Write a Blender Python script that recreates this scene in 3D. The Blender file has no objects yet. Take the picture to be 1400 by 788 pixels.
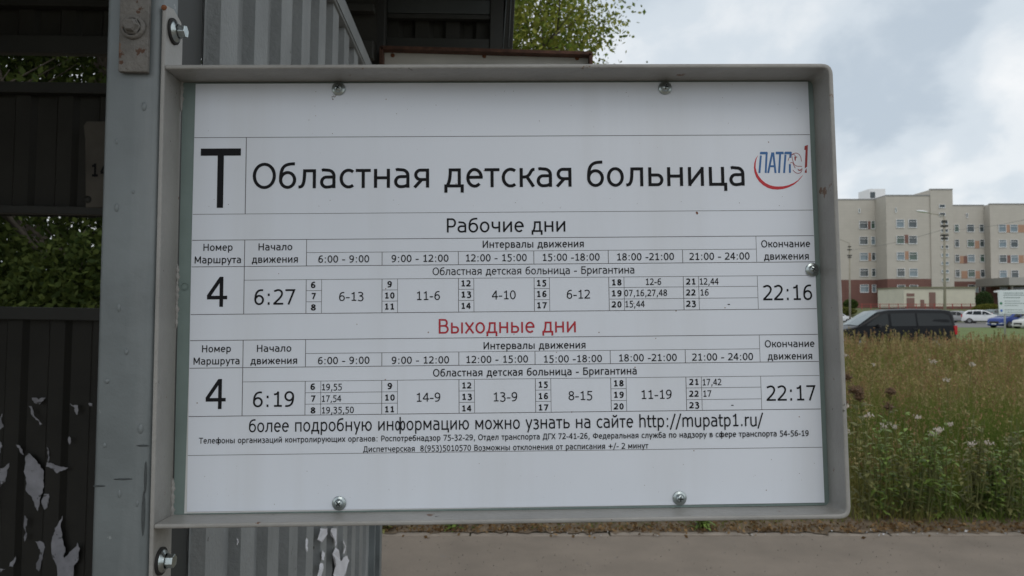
import bpy, bmesh, math, random
import numpy as np
from mathutils import Matrix, Vector
from math import sin, cos, pi, radians
SC = bpy.context.scene
COL = SC.collection
F = 1011.0                      # focal length of the photograph in its pixels (1400 wide)
PITCH = radians(1.813)
CAMZ = 1.6
# ------------------------------------------------------------------ camera
cd = bpy.data.cameras.new('camera'); cam = bpy.data.objects.new('camera', cd); COL.objects.link(cam)
cd.sensor_width = 36; cd.lens = 36 * F / 1400; cd.clip_start = .05; cd.clip_end = 5000
cam.location = (0, 0, CAMZ); cam.rotation_euler = (pi / 2 + PITCH, 0, 0)
cd.dof.use_dof = True; cd.dof.focus_distance = .50; cd.dof.aperture_fstop = 27
SC.camera = cam
SC.render.resolution_x = 1024; SC.render.resolution_y = 576
# ------------------------------------------------------------------ light and sky
SUN_EL, SUN_AZ = radians(50), radians(174)      # azimuth from +Y, clockwise: behind the viewer
wd = bpy.data.worlds.new('World'); SC.world = wd; wd.use_nodes = True
nt = wd.node_tree; N = nt.nodes; L = nt.links
bg = N['Background']; bg.inputs['Strength'].default_value = .1
sky = N.new('ShaderNodeTexSky'); sky.sky_type = 'NISHITA'; sky.sun_disc = False
sky.sun_elevation = SUN_EL; sky.sun_rotation = SUN_AZ; sky.dust_density = 2
tc = N.new('ShaderNodeTexCoord')
# project the view direction on a flat cloud layer: x/(z+k), y/(z+k)
sep = N.new('ShaderNodeSeparateXYZ'); L.new(tc.outputs['Generated'], sep.inputs[0])
def mth(op, a, b=None):
    n = N.new('ShaderNodeMath'); n.operation = op
    for i, v in enumerate((a, b)):
        if v is None: continue
        if isinstance(v, (int, float)): n.inputs[i].default_value = v
        else: L.new(v, n.inputs[i])
    return n.outputs[0]
zz = mth('ADD', mth('MAXIMUM', sep.outputs[2], 0), .55)
cmb = N.new('ShaderNodeCombineXYZ'); L.new(mth('DIVIDE', sep.outputs[0], zz), cmb.inputs[0]); L.new(mth('DIVIDE', sep.outputs[1], zz), cmb.inputs[1])
cmb.inputs[2].default_value = 17.89
def noise(scale, detail, rough, dist=0):
    n = N.new('ShaderNodeTexNoise'); n.inputs['Scale'].default_value = scale; n.inputs['Detail'].default_value = detail
    n.inputs['Roughness'].default_value = rough; n.inputs['Distortion'].default_value = dist
    L.new(cmb.outputs[0], n.inputs['Vector']); return n.outputs['Fac']
def ramp(fac, stops):
    r = N.new('ShaderNodeValToRGB'); L.new(fac, r.inputs[0]); e = r.color_ramp.elements
    while len(e) < len(stops): e.new(.5)
    for q, (p, c) in zip(e, stops): q.position = p; q.color = (*c, 1)
    r.color_ramp.interpolation = 'EASE'; return r.outputs[0]
mixn = mth('ADD', mth('MULTIPLY', noise(2.3, 4, .45, .5), .72), mth('MULTIPLY', noise(6.5, 6, .55, .2), .28))
clouds = ramp(mixn, [(.37, (5.5, 6.3, 7.1)), (.45, (7.2, 7.9, 8.5)), (.52, (8.8, 9.2, 9.5)), (.60, (10.3, 10.4, 10.4))])
mx = N.new('ShaderNodeMix'); mx.data_type = 'RGBA'; mx.inputs[0].default_value = .9
L.new(sky.outputs[0], mx.inputs[6]); L.new(clouds, mx.inputs[7]); L.new(mx.outputs[2], bg.inputs['Color'])
sd = bpy.data.lights.new('sun', 'SUN'); sun = bpy.data.objects.new('sun', sd); COL.objects.link(sun)
sd.energy = .6; sd.angle = radians(25); sd.color = (1, .96, .9)
sun.rotation_euler = (pi / 2 - SUN_EL, 0, -SUN_AZ + pi)
# the lamp's -Z points away from the sun: rotate so that light comes from azimuth SUN_AZ
dirv = Vector((sin(SUN_AZ) * cos(SUN_EL), cos(SUN_AZ) * cos(SUN_EL), sin(SUN_EL)))
sun.rotation_euler = dirv.to_track_quat('Z', 'Y').to_euler()
vs = SC.view_settings; vs.view_transform = 'Standard'; vs.look = 'None'; vs.exposure = 0.0; vs.gamma = 1; vs.use_curve_mapping = False
try: SC.cycles.max_bounces = 8; SC.cycles.transparent_max_bounces = 8
except Exception: pass
# ------------------------------------------------------------------ helpers
def W(px, py, Y):
    """world point seen at photograph pixel (px,py) at depth Y"""
    dx, up = (px - 700) / F, -(py - 394) / F
    t = Y / (cos(PITCH) - up * sin(PITCH))
    return Vector((dx * t, Y, CAMZ + (sin(PITCH) + up * cos(PITCH)) * t))
def X_(px, Y): return W(px, 426, Y).x
def Z_(py, Y): return W(700, py, Y).z
MATS = {}
def mat(name, col, rough=.6, metal=0, var=.12, nscale=8, bump=0, bscale=60, chips=None, spec=.5, emis=None, streak=None, coords='Object', alpha=None, specks=None, attr=None, bump2=None):
    if name in MATS: return MATS[name]
    m = bpy.data.materials.new(name); m.use_nodes = True; t = m.node_tree; n = t.nodes; l = t.links
    b = n['Principled BSDF']; b.inputs['Roughness'].default_value = rough; b.inputs['Metallic'].default_value = metal
    b.inputs['Specular IOR Level'].default_value = spec
    tcn = n.new('ShaderNodeTexCoord'); vec = tcn.outputs[coords]
    def nz(s, d=4, r=.55, v=None):
        q = n.new('ShaderNodeTexNoise'); q.inputs['Scale'].default_value = s; q.inputs['Detail'].default_value = d; q.inputs['Roughness'].default_value = r
        l.new(v or vec, q.inputs['Vector']); return q.outputs['Fac']
    def mixc(f, a, c, bl='MIX'):
        q = n.new('ShaderNodeMix'); q.data_type = 'RGBA'; q.blend_type = bl
        if isinstance(f, float): q.inputs[0].default_value = f
        else: l.new(f, q.inputs[0])
        for i, v in ((6, a), (7, c)):
            if isinstance(v, tuple): q.inputs[i].default_value = (*v, 1)
            else: l.new(v, q.inputs[i])
        return q.outputs[2]
    def rmp(f, p0, p1):
        q = n.new('ShaderNodeMapRange'); l.new(f, q.inputs[0]); q.inputs[1].default_value = p0; q.inputs[2].default_value = p1; return q.outputs[0]
    if attr:
        a = n.new('ShaderNodeAttribute'); a.attribute_name = attr; base = a.outputs['Color']
    else: base = tuple(col)
    if var and not attr:
        lo = tuple(c * (1 - var) for c in col); hi = tuple(min(1, c * (1 + var)) for c in col)
        base = mixc(rmp(nz(nscale), .3, .7), lo, hi)
    if streak:     # long vertical stains (scale, colour, amount)
        mp = n.new('ShaderNodeMapping'); mp.inputs['Scale'].default_value = (streak[0], streak[0], streak[0] * .08); l.new(vec, mp.inputs[0])
        base = mixc(rmp(nz(1, 5, .6, mp.outputs[0]), streak[3] if len(streak) > 3 else .55, .75), base, streak[1]) if streak[2] >= 1 else mixc(mth2(n, l, rmp(nz(1, 5, .6, mp.outputs[0]), .5, .72), streak[2]), base, streak[1])
    if chips:      # (scale, threshold, colour)
        for cs, th, cc in chips:
            base = mixc(rmp(nz(cs, 6, .65), th, th + .02), base, cc)
    if specks:     # dirt dots (scale, radius, keep, colour)
        vo = n.new('ShaderNodeTexVoronoi'); vo.inputs['Scale'].default_value = specks[0]; l.new(vec, vo.inputs['Vector'])
        near = n.new('ShaderNodeMath'); near.operation = 'LESS_THAN'; l.new(vo.outputs['Distance'], near.inputs[0])
        rr = n.new('ShaderNodeSeparateColor'); l.new(vo.outputs['Color'], rr.inputs[0])
        r2 = n.new('ShaderNodeMath'); r2.operation = 'MULTIPLY'; l.new(rr.outputs[1], r2.inputs[0]); r2.inputs[1].default_value = specks[1]; l.new(r2.outputs[0], near.inputs[1])
        kp = n.new('ShaderNodeMath'); kp.operation = 'LESS_THAN'; l.new(rr.outputs[0], kp.inputs[0]); kp.inputs[1].default_value = specks[2]
        an = n.new('ShaderNodeMath'); an.operation = 'MULTIPLY'; l.new(near.outputs[0], an.inputs[0]); l.new(kp.outputs[0], an.inputs[1])
        a2 = n.new('ShaderNodeMath'); a2.operation = 'MULTIPLY'; l.new(an.outputs[0], a2.inputs[0]); a2.inputs[1].default_value = .75
        base = mixc(a2.outputs[0], base, specks[3])
    if isinstance(base, tuple): b.inputs['Base Color'].default_value = (*base, 1)
    else: l.new(base, b.inputs['Base Color'])
    if bump:
        bp = n.new('ShaderNodeBump'); bp.inputs['Strength'].default_value = 1; bp.inputs['Distance'].default_value = bump
        l.new(nz(bscale, 5, .6), bp.inputs['Height'])
        o = bp.outputs[0]
        if bump2:
            b2 = n.new('ShaderNodeBump'); b2.inputs['Strength'].default_value = 1; b2.inputs['Distance'].default_value = bump2[0]
            l.new(nz(bump2[1], 3, .5), b2.inputs['Height']); l.new(o, b2.inputs['Normal']); o = b2.outputs[0]
        l.new(o, b.inputs['Normal'])
    if emis: b.inputs['Emission Color'].default_value = (*emis, 1); b.inputs['Emission Strength'].default_value = 1
    MATS[name] = m; return m
def mth2(n, l, f, k):
    q = n.new('ShaderNodeMath'); q.operation = 'MULTIPLY'; l.new(f, q.inputs[0]); q.inputs[1].default_value = k; return q.outputs[0]

class MB:
    def __init__(s): s.v = []; s.f = []; s.smooth = set()
    def add(s, vs, fs, smooth=False):
        o = len(s.v); s.v += [tuple(p) for p in vs]
        for f in fs:
            if smooth: s.smooth.add(len(s.f))
            s.f.append(tuple(i + o for i in f))
    def box(s, x0, x1, y0, y1, z0, z1):
        s.add([(x, y, z) for z in (z0, z1) for y in (y0, y1) for x in (x0, x1)],
              [(0, 2, 3, 1), (4, 5, 7, 6), (0, 1, 5, 4), (2, 6, 7, 3), (0, 4, 6, 2), (1, 3, 7, 5)]); return s
    def prism(s, pts, d, axis='y', d0=0):
        """outline pts (a,b) swept along axis from d0 to d"""
        n = len(pts)
        mk = {'y': lambda a, b, c: (a, c, b), 'x': lambda a, b, c: (c, a, b), 'z': lambda a, b, c: (a, b, c)}[axis]
        vs = [mk(a, b, d0) for a, b in pts] + [mk(a, b, d) for a, b in pts]
        s.add(vs, [tuple(range(n)), tuple(range(2 * n - 1, n - 1, -1))] + [(i, i + n, (i + 1) % n + n, (i + 1) % n) for i in range(n)]); return s
    def tube(s, p0, p1, r0, r1=None, n=8, cap=True, smooth=True):
        p0, p1 = Vector(p0), Vector(p1); r1 = r0 if r1 is None else r1
        d = (p1 - p0).normalized(); a = d.orthogonal().normalized(); b = d.cross(a)
        vs = [p0 + (a * cos(2 * pi * i / n) + b * sin(2 * pi * i / n)) * r0 for i in range(n)] + [p1 + (a * cos(2 * pi * i / n) + b * sin(2 * pi * i / n)) * r1 for i in range(n)]
        s.add(vs, [(i, (i + 1) % n, (i + 1) % n + n, i + n) for i in range(n)], smooth)
        if cap: s.add(vs, [tuple(range(n - 1, -1, -1)), tuple(range(n, 2 * n))])
        return s
    def lathe(s, prof, axis='y', c=(0, 0, 0), n=24, smooth=True):
        """prof (r, h) about the axis"""
        vs = []
        for r, h in prof:
            for i in range(n):
                a = 2 * pi * i / n; u, w = r * cos(a), r * sin(a)
                p = {'y': (u, h, w), 'x': (h, u, w), 'z': (u, w, h)}[axis]
                vs.append((p[0] + c[0], p[1] + c[1], p[2] + c[2]))
        fs = [(k * n + i, k * n + (i + 1) % n, (k + 1) * n + (i + 1) % n, (k + 1) * n + i) for k in range(len(prof) - 1) for i in range(n)]
        s.add(vs, fs, smooth); return s
    def build(s, name, m, parent=None, bevel=0, loc=None, norm=True):
        me = bpy.data.meshes.new(name); me.from_pydata(s.v, [], s.f)
        if s.smooth:
            sm = [i in s.smooth for i in range(len(s.f))]; me.polygons.foreach_set('use_smooth', sm)
        if norm:
            bm = bmesh.new(); bm.from_mesh(me); bmesh.ops.remove_doubles(bm, verts=bm.verts, dist=1e-6); bmesh.ops.recalc_face_normals(bm, faces=bm.faces); bm.to_mesh(me); bm.free()
        me.materials.append(m); o = bpy.data.objects.new(name, me); COL.objects.link(o)
        if parent: o.parent = parent
        if loc: o.location = loc
        if bevel:
            bv = o.modifiers.new('bevel', 'BEVEL'); bv.width = bevel; bv.segments = 3; bv.limit_method = 'ANGLE'; bv.angle_limit = radians(40)
            me.polygons.foreach_set('use_smooth', [True] * len(me.polygons)); wn = o.modifiers.new('wn', 'WEIGHTED_NORMAL'); wn.keep_sharp = True
        return o
def fastmesh(name, verts, faces_n, m, cols=None, parent=None, smooth=False):
    """verts (V,3); faces_n list of (F,k) index arrays"""
    me = bpy.data.meshes.new(name); me.vertices.add(len(verts)); me.vertices.foreach_set('co', np.asarray(verts, np.float32).ravel())
    loops = np.concatenate([f.ravel() for f in faces_n]).astype(np.int32)
    tot = np.concatenate([np.full(len(f), f.shape[1], np.int32) for f in faces_n]); st = np.concatenate([[0], np.cumsum(tot)[:-1]]).astype(np.int32)
    me.loops.add(len(loops)); me.loops.foreach_set('vertex_index', loops)
    me.polygons.add(len(tot)); me.polygons.foreach_set('loop_start', st)
    try: me.polygons.foreach_set('loop_total', tot)
    except Exception: pass
    if smooth: me.polygons.foreach_set('use_smooth', np.ones(len(tot), bool))
    if cols is not None:
        a = me.color_attributes.new('Col', 'FLOAT_COLOR', 'POINT'); c = np.ones((len(verts), 4), np.float32); c[:, :3] = cols; a.data.foreach_set('color', c.ravel())
    me.update(calc_edges=True); me.materials.append(m)
    o = bpy.data.objects.new(name, me); COL.objects.link(o)
    if parent: o.parent = parent
    return o
def tag(o, label=None, cat=None, group=None, kind=None):
    for k, v in (('label', label), ('category', cat), ('group', group), ('kind', kind)):
        if v: o[k] = v
    return o
def empty(name, loc=(0, 0, 0), label=None, cat=None, group=None, rz=0):
    o = bpy.data.objects.new(name, None); COL.objects.link(o); o.location = loc; o.rotation_euler = (0, 0, rz); o.empty_display_size = .1
    return tag(o, label, cat, group)
def copy_tree(o, parent=None, label=None):
    c = o.copy(); COL.objects.link(c)
    if parent: c.parent = parent; c.matrix_parent_inverse = o.matrix_parent_inverse
    if label: c['label'] = label
    for ch in list(o.children): copy_tree(ch, c)
    return c
def terr(Y):
    return float(np.interp(Y, [-50, 26, 29, 36, 45, 106, 118, 150, 400, 3000], [0, 0, -.2, -.2, 0, .05, 1.9, 2.3, 3, 3]))

# ------------------------------------------------------------------ ground, path, roads
def sheet(name, ys, x0, x1, dz, m, nx=2, amp=0, seed=1, rag=0):
    rng = np.random.default_rng(seed); b = MB(); xs = np.linspace(x0, x1, nx)
    vs = [(x, y, terr(y) + dz + (rng.uniform(-amp, amp) if amp and 0 < j < len(ys) - 1 else 0)) for j, y in enumerate(ys) for x in xs]
    if rag:
        w = rng.normal(size=nx); w = np.convolve(w, np.ones(5) / 5, 'same') + .35 * rng.normal(size=nx)
        for i in range(nx): vs[i] = (vs[i][0], vs[i][1] - rag * abs(w[i]), vs[i][2])
    b.add(vs, [(j * nx + i, j * nx + i + 1, (j + 1) * nx + i + 1, (j + 1) * nx + i) for j in range(len(ys) - 1) for i in range(nx - 1)], True)
    o = b.build(name, m, norm=False); return tag(o, kind='structure')
M_ground = mat('ground_grass', (.085, .095, .028), .95, var=.35, nscale=.6, bump=.02, bscale=9, chips=[(1.7, .6, (.12, .105, .04))])
sheet('ground', [-60, -10, 0, 5, 10, 20, 26, 29, 36, 45, 60, 80, 106, 112, 118, 130, 150, 250, 400, 1200, 3000], -2500, 2500, -.012, M_ground, nx=21)
M_asph = mat('path_asphalt', (.205, .170, .137), .92, var=.14, nscale=2.3, bump=.004, bscale=160, chips=[(330, .66, (.3, .26, .22)), (210, .68, (.1, .09, .085)), (18, .64, (.17, .145, .125)), (5, .66, (.19, .165, .145))])
sheet('asphalt_path', [-6, 0, 2.5, 5.32], -9, 14, .0, M_asph, nx=24)
M_kerb = mat('kerb_concrete', (.23, .195, .16), .9, var=.2, nscale=6, bump=.003, bscale=120)
# flush concrete edging, stone by stone
edging = tag(bpy.data.objects.new('path_edging', None), kind='structure'); COL.objects.link(edging); edging.location = (0, 5.36, 0)
rs = random.Random(4)
eb = MB().box(-.495, .495, -.04, .04, -.1, .006).build('edging_stone', M_kerb, edging, bevel=.006)
for i in range(-4, 12):
    e = eb if i == -4 else eb.copy()
    if i > -4: COL.objects.link(e)
    e.location = (i + .2, rs.uniform(-.004, .004), rs.uniform(-.004, .004)); e.rotation_euler = (0, 0, rs.uniform(-.004, .004))
M_soil = mat('verge_soil', (.13, .095, .062), .95, var=.4, nscale=9, bump=.012, bscale=40, chips=[(40, .62, (.2, .15, .09))])
sheet('soil_verge', [5.405, 5.5, 5.65, 5.9, 6.2], -9, 14, .011, M_soil, nx=700, amp=.014, rag=.07)
M_lawn = mat('lawn_green', (.11, .15, .035), .95, var=.25, nscale=.5, bump=.01, bscale=8)
sheet('lawn', [37, 45, 60, 72.8], -120, 200, .004, M_lawn, nx=8)
M_road = mat('road_asphalt', (.16, .155, .15), .9, var=.12, nscale=1.2)
sheet('road', [29.2, 32, 35.6], -120, 160, .004, M_road, nx=8)
sheet('parking_area', [73, 85, 95, 105.5], -120, 200, .004, M_road, nx=8)
M_base = mat('shrub_soil', (.05, .045, .03), .95)
# ------------------------------------------------------------------ stroke font (centre lines in 1/1000 em)
def arc(cx, cy, rx, ry, a0, a1, n=None):
    n = n or max(4, int(abs(a1 - a0) / 15))
    return [(cx + rx * cos(radians(a0 + (a1 - a0) * i / n)), cy + ry * sin(radians(a0 + (a1 - a0) * i / n))) for i in range(n + 1)]
def bez(a, b, c, d, n=8):
    return [tuple((1 - t) ** 3 * a[k] + 3 * (1 - t) ** 2 * t * b[k] + 3 * (1 - t) * t * t * c[k] + t ** 3 * d[k] for k in (0, 1)) for t in (i / n for i in range(n + 1))]
def ell(cx, cy, rx, ry): return arc(cx, cy, rx, ry, 0, 360, 28)
X, C = 545, 727
def bowl(x0, xr, yt, yb, xc):       # open on the left: (x0,yt) .. round .. (x0,yb)
    cy = (yt + yb) / 2; return [(x0, yt)] + arc(xc, cy, xr - xc, (yt - yb) / 2, 90, -90) + [(x0, yb)]
def glyph(ch, s):
    l = 70 + s; G = {
    ' ': lambda: (313, []),
    'о': lambda: (543, [ell(271, 272, 231 - s, 284 - s)]),
    'с': lambda: (461, [arc(285, 272, 243 - s, 284 - s, 52, 308)]),
    'е': lambda: (526, [[(42 + s, 288), (494 - s, 288)] + arc(270, 272, 226 - s, 284 - s, 6, 316)]),
    'а': lambda: (525, [[(458 - s, 0), (458 - s, 340)] + arc(255, 350, 203 - s, 207 - s, 0, 92) + bez((240, 557 - s), (180, 557 - s), (130, 540), (88, 512), 3)[1:],
                        [(458 - s, 322), (300, 318)] + arc(215, (318 + s - 12) / 2, 175 - s, (330 - s) / 2, 90, 262) + bez((220, s - 12), (300, s - 10), (380, 40), (458 - s, 100), 4)]),
    'б': lambda: (546, [ell(273, 243, 231 - s, 255 - s), bez((466, C - s + 20), (200, C - 20), (42 + s, 640), (42 + s, 270), 12)]),
    'в': lambda: (528, [bowl(l, 440 - s, X - s, 288, 300), bowl(l, 488 - s, 288, s, 320), [(l, 0), (l, X)]]),
    'г': lambda: (411, [[(l, 0), (l, X - s), (392, X - s)]]),
    'д': lambda: (580, [[(28 + s, -150), (28 + s, s), (556 - s, s), (556 - s, -150)], bez((105, s), (178, 160), (192, 330), (192, X - s)) + [(478 - s, X - s), (478 - s, s)]]),
    'ж': lambda: (748, [[(374, 0), (374, X)], bez((58, X - s), (170, X - 10), (140, 288), (330, 285)), bez((690, X - s), (578, X - 10), (608, 288), (418, 285)), [(262, 285), (70, 8)], [(486, 285), (678, 8)], [(250, 285), (498, 285)]]),
    'з': lambda: (460, [[(70, 505)] + arc(215, 415, 185 - s, 142 - s, 110, -90, 12) + [(165, 288)], [(165, 288)] + arc(215, 140, 205 - s, 150, 90, -110, 12) + [(55, 48)]]),
    'и': lambda: (573, [[(l, 0), (l, X)], [(503 - s, 0), (503 - s, X)], [(l + 8, 58), (495 - s, X - 58)]]),
    'й': lambda: (573, [[(l, 0), (l, X)], [(503 - s, 0), (503 - s, X)], [(l + 8, 58), (495 - s, X - 58)], arc(286, 745, 112, 105, 180, 360)]),
    'к': lambda: (493, [[(l, 0), (l, X)], bez((478, X - s), (355, X - 5), (385, 290), (205, 287)) + [(l, 287)], [(262, 300), (448, 8)]]),
    'л': lambda: (560, [[(490 - s, 0), (490 - s, X - s), (185, X - s)] + bez((185, X - s), (178, 130), (150, s - 6), (22, s - 6))[1:]]),
    'м': lambda: (672, [[(l, 0), (l, X)], [(602 - s, 0), (602 - s, X)], [(l + 10, X - 30), (336, 130)], [(592 - s, X - 30), (336, 130)]]),
    'н': lambda: (573, [[(l, 0), (l, X)], [(503 - s, 0), (503 - s, X)], [(l, 288), (503 - s, 288)]]),
    'п': lambda: (566, [[(l, 0), (l, X - s), (496 - s, X - s), (496 - s, 0)]]),
    'р': lambda: (553, [[(l, -207), (l, X)], [(l, 440)] + arc(290, 272, 220 - s, 284 - s, 128, -128) + [(l, 70)]]),
    'т': lambda: (440, [[(220, 0), (220, X - s)], [(18, X - s), (422, X - s)]]),
    'у': lambda: (498, [[(62, X), (262, 30)], [(448, X), (168, -207)]]),
    'ф': lambda: (760, [[(380, -207), (380, 770)], ell(212, 272, 170 - s, 284 - s), ell(548, 272, 170 - s, 284 - s)]),
    'х': lambda: (495, [[(60, X), (440, 0)], [(440, X), (55, 0)]]),
    'ц': lambda: (590, [[(l, X), (l, s), (566 - s, s), (566 - s, -150)], [(492 - s, X), (492 - s, s)]]),
    'ч': lambda: (542, [[(474 - s, 0), (474 - s, X)], [(62 + s, X), (62 + s, 370)] + bez((62 + s, 370), (62 + s, 215), (220, 190), (474 - s, 262))[1:]]),
    'ш': lambda: (820, [[(l, X), (l, s), (750 - s, s), (750 - s, X)], [(410, X), (410, s)]]),
    'щ': lambda: (838, [[(l, X), (l, s), (820 - s, s), (820 - s, -150)], [(410, X), (410, s)], [(745 - s, X), (745 - s, s)]]),
    'ь': lambda: (518, [bowl(l, 482 - s, 322, s, 320), [(l, 0), (l, X)]]),
    'ы': lambda: (718, [bowl(l, 462 - s, 322, s, 300), [(l, 0), (l, X)], [(648 - s, 0), (648 - s, X)]]),
    'ю': lambda: (778, [[(l, 0), (l, X)], [(l, 285), (290, 285)], ell(515, 272, 222 - s, 284 - s)]),
    'я': lambda: (535, [[(465 - s, 0), (465 - s, X)], [(465 - s, X - s)] + arc(235, (X - s + 232) / 2, 175 - s, (X - s - 232) / 2, 90, 270) + [(465 - s, 232)], [(268, 232), (68, 5)]]),
    'О': lambda: (708, [ell(354, 363, 312 - s, 376 - s)]),
    'Р': lambda: (551, [bowl(80 + s, 520 - s, C - s, 300, 320), [(80 + s, 0), (80 + s, C)]]),
    'В': lambda: (600, [bowl(80 + s, 520 - s, C - s, 385, 340), bowl(80 + s, 562 - s, 385, s, 350), [(80 + s, 0), (80 + s, C)]]),
    'Б': lambda: (590, [[(500, C - s), (80 + s, C - s)], bowl(80 + s, 555 - s, 430, s, 340), [(80 + s, 0), (80 + s, C)]]),
    'Н': lambda: (676, [[(80 + s, 0), (80 + s, C)], [(596 - s, 0), (596 - s, C)], [(80 + s, 385), (596 - s, 385)]]),
    'П': lambda: (671, [[(80 + s, 0), (80 + s, C - s), (591 - s, C - s), (591 - s, 0)]]),
    'И': lambda: (676, [[(80 + s, 0), (80 + s, C)], [(596 - s, 0), (596 - s, C)], [(86 + s, 60), (590 - s, C - 60)]]),
    'М': lambda: (771, [[(80 + s, 0), (80 + s, C)], [(691 - s, 0), (691 - s, C)], [(90 + s, C - 30), (385, 170)], [(681 - s, C - 30), (385, 170)]]),
    'Т': lambda: (584, [[(292, 0), (292, C - s)], [(8, C - s), (576, C - s)]]),
    'Г': lambda: (490, [[(80 + s, 0), (80 + s, C - s), (485, C - s)]]),
    'Д': lambda: (670, [[(25 + s, -150), (25 + s, s), (645 - s, s), (645 - s, -150)], bez((120, s), (200, 200), (225, 450), (225, C - s)) + [(560 - s, C - s), (560 - s, s)]]),
    'Ф': lambda: (801, [[(400, 0), (400, C)], ell(400, 372, 352 - s, 265 - s)]),
    'Х': lambda: (581, [[(50, C), (535, 0)], [(530, C), (45, 0)]]),
    'h': lambda: (558, [[(l, 0), (l, 770)], bez((l, 420), (200, X + 10), (492 - s, X + 70), (492 - s, 330)) + [(492 - s, 0)]]),
    't': lambda: (334, [[(128, 700), (128, 180)] + bez((128, 180), (128, 20), (190, s - 22), (318, s))[1:], [(12, X - s), (316, X - s)]]),
    'p': lambda: (553, [[(l, -207), (l, X)], [(l, 440)] + arc(290, 272, 220 - s, 284 - s, 128, -128) + [(l, 70)]]),
    'm': lambda: (840, [[(l, 0), (l, X)], bez((l, 420), (190, X + 10), (462 - s, X + 70), (462 - s, 330)) + [(462 - s, 0)], bez((462 - s, 420), (580, X + 10), (775 - s, X + 70), (775 - s, 330)) + [(775 - s, 0)]]),
    'u': lambda: (558, [[(490 - s, 0), (490 - s, X)], [(66 + s, X), (66 + s, 215)] + bez((66 + s, 215), (66 + s, -70), (340, -30), (490 - s, 120))[1:]]),
    'r': lambda: (365, [[(l, 0), (l, X)], bez((l, 380), (160, X - s), (260, X - s), (350, X - s))]),
    'a': lambda: glyph('а', s),
    '.': lambda: (303, [[(151, 0), (151, 115)]]), ',': lambda: (303, [bez((175, 115), (175, 20), (150, -60), (105, -140), 4)]),
    ':': lambda: (354, [[(177, 0), (177, 115)], [(177, 415), (177, 530)]]),
    '-': lambda: (363, [[(40, 265), (323, 265)]]), '/': lambda: (382, [[(10, -150), (350, 770)]]),
    '(': lambda: (383, [bez((330, 770), (60, 500), (60, 80), (330, -190))]), ')': lambda: (383, [bez((55, 770), (325, 500), (325, 80), (55, -190))]),
    '+': lambda: (728, [[(364, 60), (364, 620)], [(84, 340), (644, 340)]]),
    '0': lambda: (546, [ell(273, 363, 232 - s, 376 - s)]),
    '1': lambda: (546, [[(300, 0), (300, C)], [(118, s), (475, s)], bez((112, 590), (220, 590), (290, 620), (296, 700), 4)]),
    '2': lambda: (546, [[(70, 640)] + arc(262, 525, 222 - s, 213 - s, 125, -20) + bez((440, 470), (380, 330), (230, 200), (85, s + 20), 6)[1:] + [(85, s), (500, s)]]),
    '3': lambda: (546, [[(75, 672)] + arc(250, 560, 205 - s, 178 - s, 105, -90, 12) + [(190, 385)], [(190, 385)] + arc(250, 190, 235 - s, 196, 90, -110, 12) + [(60, 55)]]),
    '4': lambda: (546, [[(375, 0), (375, C)], [(360, C - 30), (62, 245)], [(35, 225), (515, 225)]]),
    '5': lambda: (546, [[(478, C - s), (115 + s, C - s), (105 + s, 400)], [(105 + s, 415)] + arc(245, 215, 245 - s, 215, 88, -112, 12) + [(60, 45)]]),
    '6': lambda: (546, [ell(280, 230, 222 - s, 242 - s), bez((460, C - s + 4), (200, C + 5), (58 + s, 560), (58 + s, 250), 10)]),
    '7': lambda: (546, [[(50, C - s), (500 - s, C - s), (195, 0)]]),
    '8': lambda: (546, [ell(273, 545, 205 - s, 192 - s), ell(273, 198, 230 - s, 210 - s)]),
    '9': lambda: (546, [ell(266, 497, 222 - s, 242 - s), bez((88, s - 4), (346, -5), (488 - s, 167), (488 - s, 477), 10)]),
    }
    return G[ch]()
def ribbon(pts, s, k=1.0):
    """stroke polygon strips with mitred joints"""
    P = [Vector(p) for p in pts]; closed = (P[0] - P[-1]).length < 1e-6
    if closed: P = P[:-1]
    Q = [P[0]]
    for p in P[1:]:
        if (p - Q[-1]).length > 2: Q.append(p)
    P = Q; n = len(P); A, B = [], []
    for i in range(n):
        d0 = (P[i] - P[i - 1]).normalized() if (i or closed) else None
        d1 = (P[(i + 1) % n] - P[i]).normalized() if (i < n - 1 or closed) else None
        d0 = d0 or d1; d1 = d1 or d0; t = (d0 + d1)
        t = d0 if t.length < .1 else t.normalized()
        nn = Vector((-t.y, t.x)); c = max(.45, nn.dot(Vector((-d0.y, d0.x))))
        A.append(P[i] + nn * s / c); B.append(P[i] - nn * s / c)
    v = A + B; f = [(i, (i + 1) % n, (i + 1) % n + n, i + n) for i in range(n if closed else n - 1)]
    return v, f
def text_mesh(b, txt, x0, x1, z, cap, style, y0=-.00022):
    """print txt between x0 and x1 (mm) on baseline z (mm), capital height cap (mm)"""
    s = 78 if style == 'b' else (44 if style == 'T' else (43 if cap > 5 else 50))
    if style == 'b': s = 72
    pen = 0; st = []
    for ch in txt:
        adv, g = glyph(ch, s)
        if style == 'b': adv *= 1.0
        for line in g: st.append([(x + pen, y) for x, y in line])
        pen += adv + (60 if style == 'b' else 0)
    xs = [x for l in st for x, _ in l]; a, e = min(xs) - s, max(xs) + s
    if txt == '4': a, e = 30, 520
    kx = (x1 - x0) / (e - a); kz = cap / C
    if style == '' and len(txt) <= 2 and txt != '4': kx = kz * .96
    for i, l in enumerate(st):
        v, f = ribbon(l, s)
        b.add([((x0 + (p.x - a) * kx) / 1000, y0 - (len(b.v) % 4000) * 2e-9 - i * 1.2e-6, (-z + p.y * kz) / 1000) for p in v], f)

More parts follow.
